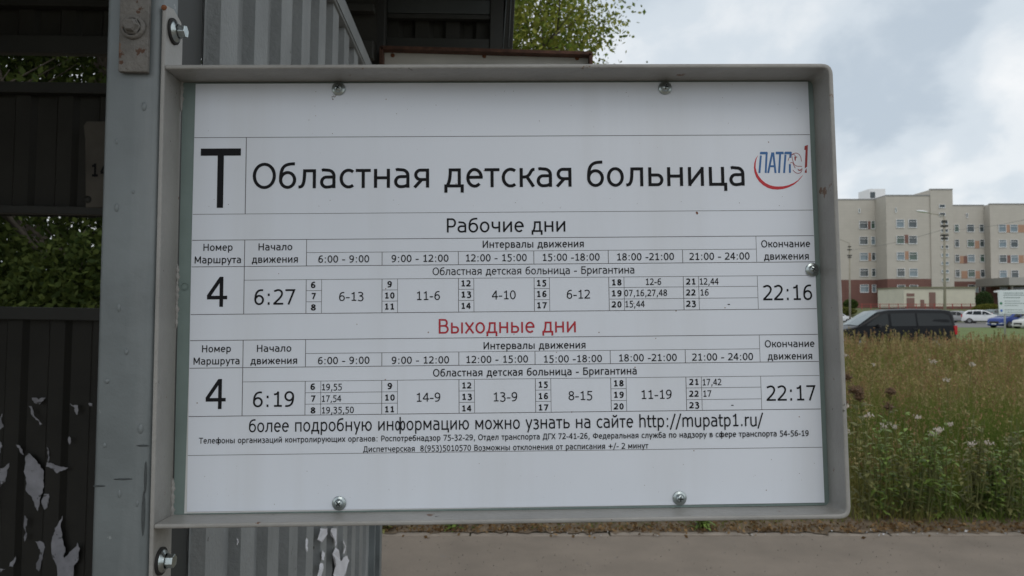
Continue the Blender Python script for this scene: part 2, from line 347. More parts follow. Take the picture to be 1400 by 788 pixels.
# ------------------------------------------------------------------ the sign
def rot3(a, b, c):
    ca, sa, cb, sb, cc, sc = cos(a), sin(a), cos(b), sin(b), cos(c), sin(c)
    return np.array([[cc, -sc, 0], [sc, cc, 0], [0, 0, 1]]) @ np.array([[cb, 0, sb], [0, 1, 0], [-sb, 0, cb]]) @ np.array([[1, 0, 0], [0, ca, -sa], [0, sa, ca]])
R = rot3(radians(-4.087), radians(-1.091), radians(-.506)); T = np.array([-.004055, 0, .497333])
Rc = Matrix.Rotation(pi / 2 + PITCH, 3, 'X')
cv = lambda v: Rc @ Vector((v[0], -v[1], -v[2]))
SIGN_M = Matrix((cv(R[:, 0]), cv(R[:, 2]), cv(-R[:, 1]))).transposed().to_4x4()   # local x right, y away, z up
SIGN_M.translation = cv(T) + Vector((0, 0, CAMZ))

M_frame = mat('frame_grey_paint', (.30, .292, .275), .42, var=.12, nscale=25, bump=.0006, bscale=170, bump2=(.0012, 28), chips=[(55, .665, (.15, .08, .045)), (120, .68, (.07, .06, .05))])
M_plate = mat('zinc_plate', (.19, .245, .23), .5, .25, var=.14, nscale=14, bump=.0004, bscale=60)
M_paper = mat('printed_paper', (.70, .735, .80), .40, var=.045, nscale=5, streak=(14, (.56, .57, .58), .35), bump=.0006, bscale=9, specks=(210, .12, .07, (.2, .12, .08)))
M_ink = mat('black_ink', (.014, .014, .016), .8, var=0, spec=.15)
M_red = mat('red_ink', (.42, .012, .025), .5, var=0)
M_lred = mat('logo_red_ink', (.5, .02, .03), .5, var=0)
M_ldred = mat('logo_dark_red_ink', (.3, .03, .03), .5, var=0)
M_blue = mat('logo_blue_ink', (.035, .13, .33), .5, var=0)
M_line = mat('rule_ink', (.09, .085, .09), .5, var=0)
M_zinc = mat('zinc_screw', (.45, .5, .5), .3, 1, var=.1, nscale=300, bump=.0002, bscale=500)
M_dark = mat('recess_shade', (.03, .035, .035), .6, .3, var=0)
M_rubber = mat('black_rubber', (.015, .014, .013), .8, var=0)
M_rust = mat('rust', (.16, .06, .025), .9, var=.35, nscale=60, bump=.0008, bscale=300)

sign = empty('timetable_sign', label='grey framed stop timetable sheet with big letter and Cyrillic heading, bolted to the shelter post', cat='sign')
sign.matrix_world = SIGN_M
mm = .001
# frame: one bent bar: top, right, bottom; the left bar is longer and carries the bolts
def roundpath(pts, r):
    out = [pts[0]]
    for i in range(1, len(pts) - 1):
        p, a, c = Vector(pts[i]), Vector(pts[i - 1]), Vector(pts[i + 1]); d0 = (a - p).normalized(); d1 = (c - p).normalized()
        s0, s1 = p + d0 * r, p + d1 * r
        for k in range(6):
            t = k / 5; q = s0 * (1 - t) ** 2 + p * 2 * t * (1 - t) + s1 * t * t; out.append((q.x, q.y))
    return out + [pts[-1]]
def bentbar(path, th, y0, y1, inward):
    P = [Vector(p) for p in path]; n = len(P); I = []
    for i in range(n):
        d0 = (P[i] - P[max(0, i - 1)]) if i else (P[1] - P[0]); d1 = (P[min(n - 1, i + 1)] - P[i]) if i < n - 1 else d0
        t = (d0.normalized() + d1.normalized()).normalized(); nn = Vector((-t.y, t.x)) * inward; c = max(.5, abs(nn.dot(Vector((-d0.normalized().y, d0.normalized().x)))))
        I.append(P[i] + nn * th / c)
    b = MB(); sec = []
    for p, q in zip(P, I): sec += [(p.x, y1, p.y), (p.x, y0, p.y), (q.x, y0, q.y), (q.x, y1, q.y)]
    b.add(sec, [(4 * i + j, 4 * i + (j + 1) % 4, 4 * i + 4 + (j + 1) % 4, 4 * i + 4 + j) for i in range(n - 1) for j in range(4)] + [(0, 1, 2, 3), tuple(4 * n - 4 + k for k in (3, 2, 1, 0))])
    return b
yF, yB = -24 * mm, 3.2 * mm
fr = tag(bpy.data.objects.new('frame', None)); 
path = [(-220.2, 145.6), (216.9, 145.1), (216.6, -149.9), (-220.2, -149.7)]
bentbar(roundpath([(x * mm, z * mm) for x, z in path], 7.5 * mm), 3.0 * mm, yF, yB, -1).build('frame', M_frame, sign, bevel=1.1 * mm)
strip_out = [(yF, -.42), (yF, .1835), (yF + .002, .186), (yF + .012, .188), (.0, .184), (.0025, .172), (.0025, -.42)]
MB().prism(strip_out, -.2202, 'x', -.2229).build('mounting_bar', M_frame, sign, bevel=.9 * mm)
# weld beads closing the gap beside the plate
for z0, z1 in ((.146, .126), (.014, -.021), (-.127, -.149)):
    b = MB(); n = 9
    for i in range(n):
        t = i / (n - 1); b.lathe([(.0001, -.004), (.0022 * (.7 + .3 * sin(i * 2.3)), 0), (.0001, .004)], 'z', (-.2197, .001, z0 + (z1 - z0) * t), 8)
    b.build('weld_bead', M_frame, sign)
MB().box(-.2190, .2141, .0008, .0026, -.1468, .1424).build('backing_plate', M_plate, sign, bevel=.3 * mm)
MB().lathe([(.0024, .0002), (.0022, .0007)], 'y', (-.2146, 0, .0029), 16).prism([(-.2146 + .0016 * cos(a * .5), .0029 + .0016 * sin(a * .5)) for a in range(13)], .0007, 'y', .0005).build('rivet', M_plate, sign)
# older sheet peeping out behind, then the printed sheet with slightly curled lower edge
b = MB(); b.add([(-.2118, .0006, -.1459), (.194, .0006, -.1449), (.194, .0006, .13), (-.2085, .0006, .13)], [(0, 1, 2, 3)]); b.build('older_sheet', mat('old_paper', (.62, .63, .62), .6), sign)
nx, nz = 60, 42; vs = []; rs = random.Random(2)
for j in range(nz + 1):
    for i in range(nx + 1):
        u = i / nx; w = j / nz; z = -.1447 + w * (.1412 + .1447); xl = -.2098 - .0006 * sin(w * 3); x = xl + u * (.2102 - xl)
        vs.append((x, 0.0, z))
b = MB(); b.add(vs, [(j * (nx + 1) + i, j * (nx + 1) + i + 1, (j + 1) * (nx + 1) + i + 1, (j + 1) * (nx + 1) + i) for j in range(nz) for i in range(nx)], True)
tsheet = b.build('timetable_sheet', M_paper, sign, norm=False)
# ruled lines
b = MB(); LN = .30
def hl(x0, x1, v, w=LN): b.add([(x0 * mm, -.0001, -(v - w / 2) * mm), (x1 * mm, -.0001, -(v - w / 2) * mm), (x1 * mm, -.0001, -(v + w / 2) * mm), (x0 * mm, -.0001, -(v + w / 2) * mm)], [(0, 1, 2, 3)])
def vl(u, v0, v1, w=LN): b.add([((u - w / 2) * mm, -.000104, -v0 * mm), ((u + w / 2) * mm, -.000104, -v0 * mm), ((u + w / 2) * mm, -.000104, -v1 * mm), ((u - w / 2) * mm, -.000104, -v1 * mm)], [(0, 1, 2, 3)])
hl(-210, 210, -103.9, .38); hl(-210, 210, -51.5, .3)
hl(-210, 210, 108.4, .32); vl(-175, -103.9, -51.5, .5)
cols = [-133.7, -83.1, -31.9, 19.0, 69.4, 119.9]; subs = [-123.4, -72.7, -21.6, 29.3, 79.7, 130.3]
for top, spl, mid, sub, bot, r1, r2, full in ((-33.9, -25.0, -16.0, -6.8, 15.9, .6, 8.1, (4, 5)), (33.2, 42.5, 51.4, 60.8, 83.1, 68.4, 75.9, (0, 5))):
    hl(-210, 210, top, .42); hl(-210, 210, mid, .42); hl(-210, 210, bot, .42); hl(-133.7, 170.3, spl); hl(-175, 210, sub)
    vl(-175, top, bot, .45); vl(-133.7, top, mid, .4); vl(170.3, top, mid); vl(170.3, sub, bot)
    for i, (c_, s_) in enumerate(zip(cols, subs)):
        vl(c_, spl, mid, .4 if i else .3); vl(c_, sub, bot, .4); vl(s_, sub, bot)
        e = (cols + [170.3])[i + 1] if i in full else s_
        hl(c_, e, r1 - (.3 if i > 3 else 0)); hl(c_, e, r2)
b.build('ruled_lines', M_line, tsheet, norm=False)
TEXTS = [
 ('Т',-207.5,-176.4,-55.8,40.52,'T'),
 ('Областная детская больница',-170.3,163.8,-68.7,17.39,''),
 ('Рабочие дни',-39.5,40.6,-37.9,9.64,''),
 ('Выходные дни',-45.2,46.6,30.2,9.79,'r'),
 ('более подробную информацию можно узнать на сайте http://mupatp1.ru/',-170.3,171.1,93.8,8.27,''),
 ('Телефоны организаций контролирующих органов: Роспотребнадзор 75-32-29, Отдел транспорта ДГХ 72-41-26, Федеральная служба по надзору в сфере транспорта 54-56-19',-203.2,201.1,100.8,3.79,''),
 ('Диспетчерская  8(953)5010570 Возможны отклонения от расписания +/- 2 минут',-95.2,93.8,107.7,3.83,''),
 ('Интервалы движения',-15.4,52.9,-27.2,4.98,''),
 ('6:00 - 9:00',-125.7,-91.7,-18.1,4.84,''),
 ('9:00 - 12:00',-76.8,-38.5,-18.1,4.85,''),
 ('12:00 - 15:00',-27.0,14.2,-18.1,4.86,''),
 ('15:00 -18:00',24.8,63.5,-18.1,4.87,''),
 ('18:00 -21:00',75.2,114.0,-18.0,4.88,''),
 ('21:00 - 24:00',124.3,165.5,-17.9,4.89,''),
 ('Номер',-202.4,-183.0,-26.7,4.74,''),
 ('Маршрута',-208.0,-177.3,-18.3,4.73,''),
 ('Начало',-165.7,-143.2,-26.7,4.75,''),
 ('движения',-170.0,-139.4,-18.3,4.83,''),
 ('Окончание',173.7,207.2,-26.1,4.86,''),
 ('движения',175.4,205.9,-17.6,4.90,''),
 ('Областная детская больница - Бригантина',-49.2,86.8,-9.1,5.10,''),
 ('4',-199.5,-185.9,10.9,20.07,''),
 ('6:27',-168.0,-141.0,9.8,10.28,''),
 ('6-13',-111.7,-95.4,7.7,5.89,''),
 ('11-6',-60.0,-44.3,7.6,5.90,''),
 ('4-10',-9.8,6.5,7.6,5.91,''),
 ('6-12',40.9,56.9,7.6,5.92,''),
 ('12-6',94.3,104.9,-1.2,4.36,''),
 ('07,16,27,48',79.8,108.7,6.3,4.35,''),
 ('15,44',80.1,93.6,13.7,4.34,''),
 ('12,44',130.9,144.1,-1.1,4.37,''),
 ('16',131.2,136.5,6.3,4.36,''),
 ('-',149.2,150.9,14.0,4.35,''),
 ('22:16',173.6,207.3,9.9,10.32,''),
 ('Интервалы движения',-15.3,52.9,41.0,4.88,''),
 ('Номер',-202.0,-183.0,41.0,4.65,''),
 ('Маршрута',-207.4,-177.2,49.1,4.64,''),
 ('Начало',-165.8,-143.1,41.1,4.65,''),
 ('движения',-169.9,-139.2,49.3,4.74,''),
 ('6:00 - 9:00',-125.4,-91.3,49.7,4.75,''),
 ('9:00 - 12:00',-76.6,-38.4,50.0,4.76,''),
 ('12:00 - 15:00',-27.1,14.3,50.0,4.77,''),
 ('15:00 -18:00',24.7,63.8,50.2,4.78,''),
 ('18:00 -21:00',75.1,114.1,50.0,4.78,''),
 ('21:00 - 24:00',124.3,165.6,50.0,4.79,''),
 ('Окончание',173.8,207.5,41.6,4.76,''),
 ('движения',175.5,205.6,49.9,4.80,''),
 ('Областная детская больница - Бригантина',-49.1,86.9,58.7,5.00,''),
 ('4',-199.1,-185.7,78.4,19.68,''),
 ('6:19',-167.9,-140.9,77.4,10.08,''),
 ('19,55',-122.8,-109.3,66.9,4.24,''),
 ('17,54',-122.8,-109.6,74.5,4.23,''),
 ('19,35,50',-122.7,-101.5,82.1,4.22,''),
 ('14-9',-60.2,-44.3,75.2,5.93,''),
 ('13-9',-9.1,6.8,75.5,5.94,''),
 ('8-15',41.0,57.1,75.3,5.95,''),
 ('11-19',89.6,110.0,75.1,5.96,''),
 ('17,42',130.9,143.9,66.5,4.28,''),
 ('17',131.1,136.4,74.1,4.27,''),
 ('-',149.5,150.9,81.5,4.27,''),
 ('22:17',173.6,206.9,77.3,10.12,''),
 ('6',-130.5,-127.3,-1.1,4.13,'b'),
 ('7',-130.4,-127.2,6.3,4.12,'b'),
 ('8',-130.4,-127.1,13.9,4.11,'b'),
 ('9',-79.7,-76.5,-1.2,4.13,'b'),
 ('10',-81.4,-74.7,6.4,4.12,'b'),
 ('11',-81.4,-74.6,13.8,4.12,'b'),
 ('12',-30.2,-23.3,-1.3,4.14,'b'),
 ('13',-30.2,-23.4,6.2,4.13,'b'),
 ('14',-30.2,-23.4,13.8,4.12,'b'),
 ('15',20.6,27.5,-1.1,4.15,'b'),
 ('16',20.5,27.4,6.3,4.14,'b'),
 ('17',20.5,27.3,13.9,4.13,'b'),
 ('18',71.2,78.0,-1.1,4.16,'b'),
 ('19',71.0,77.9,6.3,4.15,'b'),
 ('20',70.9,77.7,13.8,4.14,'b'),
 ('21',121.6,128.5,-1.2,4.17,'b'),
 ('22',121.4,128.3,6.2,4.16,'b'),
 ('23',121.2,128.0,13.8,4.15,'b'),
 ('6',-130.2,-127.0,66.5,4.05,'b'),
 ('7',-130.1,-126.9,74.2,4.04,'b'),
 ('8',-130.0,-126.8,82.0,4.03,'b'),
 ('9',-79.5,-76.3,66.6,4.05,'b'),
 ('10',-81.2,-74.5,74.2,4.04,'b'),
 ('11',-81.2,-74.5,81.9,4.04,'b'),
 ('12',-30.0,-23.3,66.8,4.06,'b'),
 ('13',-30.1,-23.3,74.3,4.05,'b'),
 ('14',-30.1,-23.4,81.9,4.04,'b'),
 ('15',20.9,27.6,66.8,4.07,'b'),
 ('16',20.8,27.5,74.4,4.06,'b'),
 ('17',20.7,27.4,81.9,4.05,'b'),
 ('18',71.2,78.0,66.5,4.08,'b'),
 ('19',71.1,77.9,74.1,4.07,'b'),
 ('20',70.9,77.7,81.8,4.06,'b'),
 ('21',121.9,128.7,66.2,4.09,'b'),
 ('22',121.7,128.5,74.0,4.08,'b'),
 ('23',121.5,128.3,81.6,4.07,'b')]

for t, x0, x1, v, cap, st in TEXTS:
    b = MB(); text_mesh(b, t, x0, x1, v, cap, st)
    b.build('printed_text', M_red if st == 'r' else M_ink, tsheet, norm=False)
# company emblem: red sweep, blue letters, swirl, figure one
def flat(name, polys, m, dy=-.00012):
    b = MB()
    for k, p in enumerate(polys): b.add([(x * mm, dy - k * 2e-6, -y * mm) for x, y in p], [tuple(range(len(p)))])
    return b.build(name, m, tsheet, norm=False)
so = [(173.74, -89.71), (172.02, -87.49), (170.9, -84.4), (170.53, -81.05), (170.78, -77.95), (171.84, -74.6), (173.78, -71.5), (176.51, -68.91), (179.51, -67.09), (182.54, -66.15), (186.11, -65.76), (190.21, -66.2), (193.83, -67.26), (197.48, -69.04), (200.65, -71.49), (203.06, -74.15), (204.31, -76.05)]
si = [(173.74, -89.71), (172.63, -87.33), (171.92, -84.39), (171.7, -81.04), (172.23, -78.46), (173.56, -75.36), (175.51, -72.77), (178.09, -70.44), (181.11, -68.88), (184.15, -68.09), (186.7, -67.92), (190.28, -68.05), (193.89, -68.8), (197.53, -70.32), (200.42, -72.11), (202.71, -74.41), (204.31, -76.05)]
flat('emblem_sweep', [[so[i], so[i + 1], si[i + 1], si[i]] for i in range(len(so) - 1)], M_lred)
def strokes(name, lines, w, m, dy):
    b = MB()
    for k, l in enumerate(lines):
        v, f = ribbon([(x * 1000, y * 1000) for x, y in l], w * 500); b.add([(p.x * 1e-6, dy - k * 2e-6, -p.y * 1e-6) for p in v], f)
    return b.build(name, m, tsheet, norm=False)
strokes('emblem_letters', [[(174.2, -77.4), (175.6, -89.5)], [(179.6, -90.5), (178.5, -77.4)], [(175.0, -91), (180.4, -91)],
    [(180.2, -77.4), (183.6, -91.6)], [(184.2, -91.6), (185.3, -77.3)], [(181.3, -82), (185, -82)],
    [(185.9, -91), (191.4, -91)], [(189, -91), (187.7, -77.3)], [(191.2, -77.3), (192.6, -90)], [(191.9, -91), (197, -91)],
    [(196.2, -91), (195.8, -87.8)], [(195.4, -83.4), (195.2, -77.3)]], 1.35, M_blue, -.00014)
strokes('emblem_letters', [[(175.3, -91.2), (180.2, -91.2)], [(186, -91.2), (191.3, -91.2)], [(192.3, -91.2), (196.8, -91.2)]], 1.75, M_blue, -.00017)
strokes('emblem_swirl', [bez((194.2, -85.8), (196, -92), (203.5, -94), (203.5, -85.2)), bez((196.1, -88.6), (198, -92), (200.5, -89.5), (199.2, -85.6)),
    bez((197, -89), (198, -81), (199.5, -82), (203.7, -81.8)), bez((195.5, -84), (198.3, -86), (197.5, -82), (199.2, -80.6)), bez((197.4, -79.3), (199.5, -76), (203.4, -76), (203.8, -80.3))], .38, M_ldred, -.00013)
flat('emblem_swirl', [[(200.5, -80.2), (202, -79.3), (203.7, -80.4), (202.6, -78.6), (201.2, -78.8)], [(198.7, -88.6), (199.4, -88.4), (199.5, -85.9), (198.8, -86)]], M_ldred)
flat('emblem_numeral', [[(206.1, -95.9), (208.4, -96.8), (207.29, -81.6), (205.6, -80.33), (206.62, -93.25), (205.74, -93.26)], [(206.74, -80.58), (206.92, -77.33), (205.49, -77.33), (205.52, -78.26)]], M_ldred)
# screws
def screw(u, v, r=4.55, ang=.4, name='screw'):
    sc_ = MB().lathe([(r * mm, -.0003), (r * mm, -.0009), (r * .93 * mm, -.0012), (r * .66 * mm, -.0013), (r * .60 * mm, -.0016), (r * .58 * mm, -.0024), (r * .45 * mm, -.0033), (r * .22 * mm, -.0037), (.00005, -.0038)], 'y', (0, 0, 0), 28).build('screw', M_zinc, sign)
    sc_.location = (u * mm, 0, -v * mm); sc_.rotation_euler = (0, ang, 0)
    b = MB()
    for a in (0, pi / 2):
        c, s_ = cos(a), sin(a); hw, hl_ = .00045, .0018
        b.add([(c * x - s_ * z, -.00385 + .0, s_ * x + c * z) for x, z in ((-hl_, -hw), (hl_, -hw), (hl_, hw), (-hl_, hw))], [(0, 1, 2, 3)])
    cr = b.build('cross_recess_shade', M_dark, sc_, norm=False)  # flat dark cross on the head; the recess's shade is only colour
for u, v, a in ((-112.9, -137.2, .5), (110.7, -136.9, .2), (-110.7, 140.5, .9), (113.5, 140.3, 0.1), (207.8, -10.6, .6)): screw(u, v, 4.6, a)
# rust run and torn ink near the first screw, rust spot on the sheet
flat('rust_spot', [[(129.6, -50.4), (130.1, -51), (131, -50.8), (131.3, -49.6), (130.7, -48.9), (130.1, -49.2)]], M_rust)
def blob(rs, cx, cy, r): 
    n = 7; return [(cx + r * rs.uniform(.5, 1.3) * cos(2 * pi * i / n), cy + r * rs.uniform(.5, 1.3) * sin(2 * pi * i / n)) for i in range(n)]
rs = random.Random(9)
flat('dirt_specks', [blob(rs, -116.2 + rs.uniform(-1.4, 1.8), -131.5 + rs.uniform(-2.2, 1.6), rs.uniform(.12, .5)) for _ in range(14)]
     + [blob(rs, rs.uniform(-205, 205), rs.choice([rs.uniform(-138, -106), rs.uniform(-138, -92), rs.uniform(-62, -54), rs.uniform(111, 142)]), rs.uniform(.1, .28)) for _ in range(75)] + [blob(rs, rs.uniform(-205, 205), rs.choice([rs.uniform(-138, -93), rs.uniform(111, 142)]), rs.uniform(.06, .16)) for _ in range(60)], mat('speck_brown', (.14, .1, .08), .7, var=0))
# hexagon bolts with rubber washers on the mounting bar
def bolt(y, v):
    r_ = MB().lathe([(.0086, 0), (.0086, .0013), (.0078, .0016), (.0001, .0016)], 'x', (0, 0, 0), 28).build('bolt_washer', M_rubber, sign)
    r_.location = (-.2202, y, v)
    b = MB().lathe([(.0070, .0015), (.0068, .0023), (.0046, .0031), (.0046, .0036)], 'x', (0, 0, 0), 28)
    b.lathe([(.0050, .0036), (.0050, .0041)], 'x', (0, 0, 0), 20).build('bolt_flange', M_zinc, r_)
    hx = [(.0043 * cos(a * pi / 3 + .3), .0043 * sin(a * pi / 3 + .3)) for a in range(6)]
    h = MB().prism(hx, .0088, 'x', .0038).build('bolt_head', M_zinc, r_, bevel=.4 * mm)
    MB().lathe([(.0024, .00885), (.0020, .0082), (.0001, .0082)], 'x', (0, 0, 0), 16).build('bolt_recess', M_zinc, r_)
bolt(-.013, .1722); bolt(-.0135, -.1721)
MB().lathe([(.0019, 0), (.0015, -.0009), (.0001, -.001)], 'y', (-.2214, -.0242, .1895 - .006), 10).build('rust_nub', M_rust, sign)
# ------------------------------------------------------------------ the bus shelter
LEAN = .016
shelter = empty('bus_shelter', (-1.6 * LEAN, 0, 0), 'old grey painted corrugated steel bus shelter with gaps in its dark back wall', 'bus shelter')
shelter.rotation_euler = (0, LEAN, 0)
M_gpost = mat('post_grey_paint', (.15, .170, .175), .40, var=.22, nscale=12, bump=.0006, bscale=70, bump2=(.0022, 14), streak=(30, (.26, .275, .28), .5), chips=[(45, .69, (.09, .08, .07)), (80, .69, (.26, .28, .28))])
M_wall = mat('corrugated_grey_paint', (.24, .252, .254), .6, var=.14, nscale=9, bump=.0015, bscale=45, chips=[(38, .68, (.06, .055, .05)), (20, .69, (.13, .14, .14))], bump2=(.0006, 180))
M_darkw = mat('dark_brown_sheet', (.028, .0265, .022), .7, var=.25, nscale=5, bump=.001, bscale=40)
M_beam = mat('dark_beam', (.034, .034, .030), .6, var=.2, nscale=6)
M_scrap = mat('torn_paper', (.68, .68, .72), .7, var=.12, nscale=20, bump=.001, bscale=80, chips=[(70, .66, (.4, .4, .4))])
M_rustm = mat('rusty_strap', (.145, .135, .122), .7, var=.3, nscale=45, bump=.002, bscale=110, chips=[(38, .60, (.16, .10, .07)), (60, .62, (.085, .04, .022)), (90, .66, (.05, .03, .02))], bump2=(.0014, 260))
# near post, leaning with the sign that it carries
post = MB().prism([(-.2592, yF + .0005), (-.2233, yF + .0005), (-.2233, .004), (-.2592, .004)], .92, 'z', -1.62).build('post', M_gpost, shelter, bevel=.0042)
bpy.context.view_layer.update()
post.matrix_parent_inverse = Matrix.Identity(4); post.matrix_local = shelter.matrix_world.inverted() @ SIGN_M
strap = MB().prism([(-.2480, .1395), (-.2294, .139), (-.2288, .30), (-.2484, .30)], yF - .0005, 'y', yF - .0042).build('hanger_strap', M_rustm, post, bevel=.0008)
b = MB().lathe([(.0078, 0), (.0078, -.0012), (.0068, -.0022), (.0058, -.0024)], 'y', (-.2388, yF - .0042, .1682), 26)
b.lathe([(.0058, -.0024), (.0052, -.0034), (.0045, -.0036), (.0045, -.0055), (.0036, -.0066), (.0001, -.0066)], 'y', (-.2388, yF - .0042, .1682), 6, smooth=False)
b.build('painted_nut', M_rustm, post)
rb = random.Random(12)
for u_, v_ in ((-.2487, -.052), (-.2515, .058), (-.2385, -.062), (-.2455, .012), (-.2300, .088), (-.2330, -.118), (-.2520, .098), (-.2420, .128), (-.2310, .134), (-.2500, -.095), (-.2400, .04)):
    r_ = rb.uniform(.0009, .0022); q = MB().lathe([(r_, 0), (r_ * .8, -r_ * .28), (r_ * .4, -r_ * .42), (.00003, -r_ * .45)], 'y', (0, 0, 0), 12).build('paint_blister', M_gpost, post); q.location = (u_, yF + .0004, -v_); q.scale = (1, 1, rb.uniform(.8, 2.4))
for u_, v_, w_, h_ in ((-.2262, .118, .0009, .010), (-.2270, .140, .0011, .014), (-.2400, .119, .006, .0006), (-.2545, .123, .004, .0006), (-.2285, .0985, .004, .0006)):
    q = MB().lathe([(1, 0), (.7, -.35), (.3, -.5), (.001, -.52)], 'y', (0, 0, 0), 14).build('paint_run', M_gpost, post); q.location = (u_, yF + .0004, -v_); q.scale = (w_, .0007, h_)
# side wall: trapezoid sheet running away from the viewer
YW0, YW1, SX = .762, 2.035, -.0495
def wallX(Y, out=0): return -.288 + SX * Y + out
def corr(y0, y1, first, pitch, web, flange, h):
    pts = [(y0, 0)]; y = first
    while y < y1 - .02:
        pts += [(y, 0), (y + web, h), (y + web + flange, h), (y + web * 2 + flange, 0)]; y += pitch
    return pts + [(y1, 0)]
prof = corr(YW0, YW1, .768, .1175, .003, .055, .0140)
out = [(wallX(y, h), y) for y, h in prof]; inn = [(x - .0016, y) for x, y in out]
b = MB(); zt, zb = 2.20, .12; n = len(out)
vs = [(x, y, zb) for x, y in out] + [(x, y, zt) for x, y in out] + [(x, y, zb) for x, y in inn] + [(x, y, zt) for x, y in inn]
fs = [(i, i + 1, n + i + 1, n + i) for i in range(n - 1)] + [(2 * n + i, 3 * n + i, 3 * n + i + 1, 2 * n + i + 1) for i in range(n - 1)] + [(n + i, n + i + 1, 3 * n + i + 1, 3 * n + i) for i in range(n - 1)]
b.add(vs, fs); b.build('side_wall_sheet', M_wall, shelter)
MB().prism([(.66, .12), (.7605, .12), (.7605, 2.2), (.66, 2.2)], wallX(.71) - .004, 'x', wallX(.71) - .006).build('gap_filler', mat('gap_filler_dark', (.035, .037, .036), .6, var=.15), shelter)  # dark plate added to fill this gap; the gap's darkness is its colour
# top rail of the side wall
def rail(x0, x1, y0, y1, z0, z1, name, m, bev=.002, par=None):
    b = MB(); vs = [(wallX(y, xx), y, z) for z in (z0, z1) for y in (y0, y1) for xx in (x0, x1)]
    b.add(vs, [(0, 2, 3, 1), (4, 5, 7, 6), (0, 1, 5, 4), (2, 6, 7, 3), (0, 4, 6, 2), (1, 3, 7, 5)]); return b.build(name, m, par or shelter, bevel=bev)
rail(-.004, .019, .60, 2.04, 2.168, 2.200, 'top_rail', M_wall); rail(.0192, .0215, .60, 2.04, 2.172, 2.206, 'top_rail', M_wall, .0005)
# far corner post of two nested angles
rail(.006, .030, 2.000, 2.012, 0, 2.165, 'corner_post', M_gpost); rail(.0, .040, 2.036, 2.075, 0, 2.165, 'corner_post', M_gpost); rail(-.004, .012, 1.965, 1.975, 0, 2.165, 'corner_post', M_gpost)
# back wall of dark sheets with two long gaps
XB = wallX(2.04)
def wallsheet(x0, x1, z0, z1, y, name, m, par, phase=0, pitch=.1175, h=.014, face=-1, thick=.0015):
    pts = [(x0, 0)]; x = x0 + .01 + phase
    while x < x1 - .07: pts += [(x, 0), (x + .012, h), (x + .052, h), (x + .064, 0)]; x += pitch
    pts.append((x1, 0)); n = len(pts); b = MB()
    vs = [(a, y + face * h_, z) for z in (z0, z1) for a, h_ in pts] + [(a, y + face * h_ - face * thick, z) for z in (z0, z1) for a, h_ in pts]
    b.add(vs, [(i, i + 1, n + i + 1, n + i) for i in range(n - 1)] + [(2 * n + i, 3 * n + i, 3 * n + i + 1, 2 * n + i + 1) for i in range(n - 1)] + [(n + i, n + i + 1, 3 * n + i + 1, 3 * n + i) for i in range(n - 1)] + [(i, 2 * n + i, 2 * n + i + 1, i + 1) for i in range(n - 1)])
    return b.build(name, m, par)
YB = 2.05
def zb_(py): return Z_(py, YB)
for z0, z1 in ((.1, zb_(431)), (zb_(307), zb_(128.5)), (zb_(84), 2.56)):
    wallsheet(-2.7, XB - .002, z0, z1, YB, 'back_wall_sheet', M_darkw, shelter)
for py, hh in ((431, .034), (300, .022), (136, .03), (78, .05), (22, .02)):
    z = zb_(py); MB().box(-2.7, XB - .004, YB - .045, YB - .018, z - hh / 2 - (.016 if py == 431 else 0), z + hh / 2 - (.016 if py == 431 else 0)).build('back_rail', M_beam, shelter, bevel=.002)
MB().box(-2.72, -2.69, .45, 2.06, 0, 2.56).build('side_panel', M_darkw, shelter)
MB().box(-2.7, -2.655, .42, .465, 0, 2.56).build('post', M_gpost, shelter, bevel=.003)
# roof and its end frame over the board
RY0, RY1 = -.35, 2.25  # roof carried forward out of view, added to shade sign, post and wall
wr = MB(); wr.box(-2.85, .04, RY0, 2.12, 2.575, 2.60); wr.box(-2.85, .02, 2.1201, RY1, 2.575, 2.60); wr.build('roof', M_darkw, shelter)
for y in (RY0 + .03, .1, .5, .95, 1.4, 1.85): MB().box(-2.8, .0, y, y + .04, 2.53, 2.575).build('roof_beam', M_beam, shelter, bevel=.002)
MB().box(-2.85, .02, RY0 - .012, RY0, 2.46, 2.61).build('roof_fascia', M_darkw, shelter)  # front edge of the added overhang, out of view
YE = 2.13
def xe(px): return X_(px, YE)
def ze(py): return Z_(py, YE)
MB().box(xe(520.5), xe(663), YE, YE + .03, ze(20), ze(1)).build('end_beam', mat('end_beam_grey', (.06, .066, .066), .5), shelter, bevel=.002)
MB().box(xe(520.5), xe(663), YE, YE + .02, ze(27), ze(21)).build('end_beam', M_beam, shelter, bevel=.001)
MB().box(xe(520.5), xe(663), YE, YE + .02, ze(67), ze(54)).build('end_beam', M_beam, shelter, bevel=.001)
MB().box(xe(498), xe(520), YE - .03, YE + .01, ze(110), 2.575).build('end_post', mat('end_post_shaded', (.05, .05, .047), .55, var=.1), shelter, bevel=.002)  # darker than the corner post below; shade under the roof is in its colour
MB().box(xe(663.5), xe(681.5), YE - .005, YE + .03, ze(76), 2.575).build('end_post', M_beam, shelter, bevel=.0015)
b = MB(); tl = .006
b.add([(xe(682), YE - .004, ze(76)), (xe(694.5), YE - .004, ze(76)), (xe(698), YE - .004, 2.575), (xe(687), YE - .004, 2.575), (xe(682), YE + .04, ze(76)), (xe(694.5), YE + .04, ze(76)), (xe(698), YE + .04, 2.575), (xe(687), YE + .04, 2.575)],
      [(0, 1, 2, 3), (5, 4, 7, 6), (0, 4, 5, 1), (1, 5, 6, 2), (2, 6, 7, 3), (3, 7, 4, 0)]); b.build('end_flashing', M_darkw, shelter)
for a, c in ((681.6, 687), (689.4, 693)):
    MB().tube((xe(a), YE - .006, ze(66 if a > 685 else 74)), (xe(c), YE - .006, 2.575), .0012, n=6).build('flashing_highlight', M_gpost, shelter)  # pale tubes stand in for highlights along the flashing edges
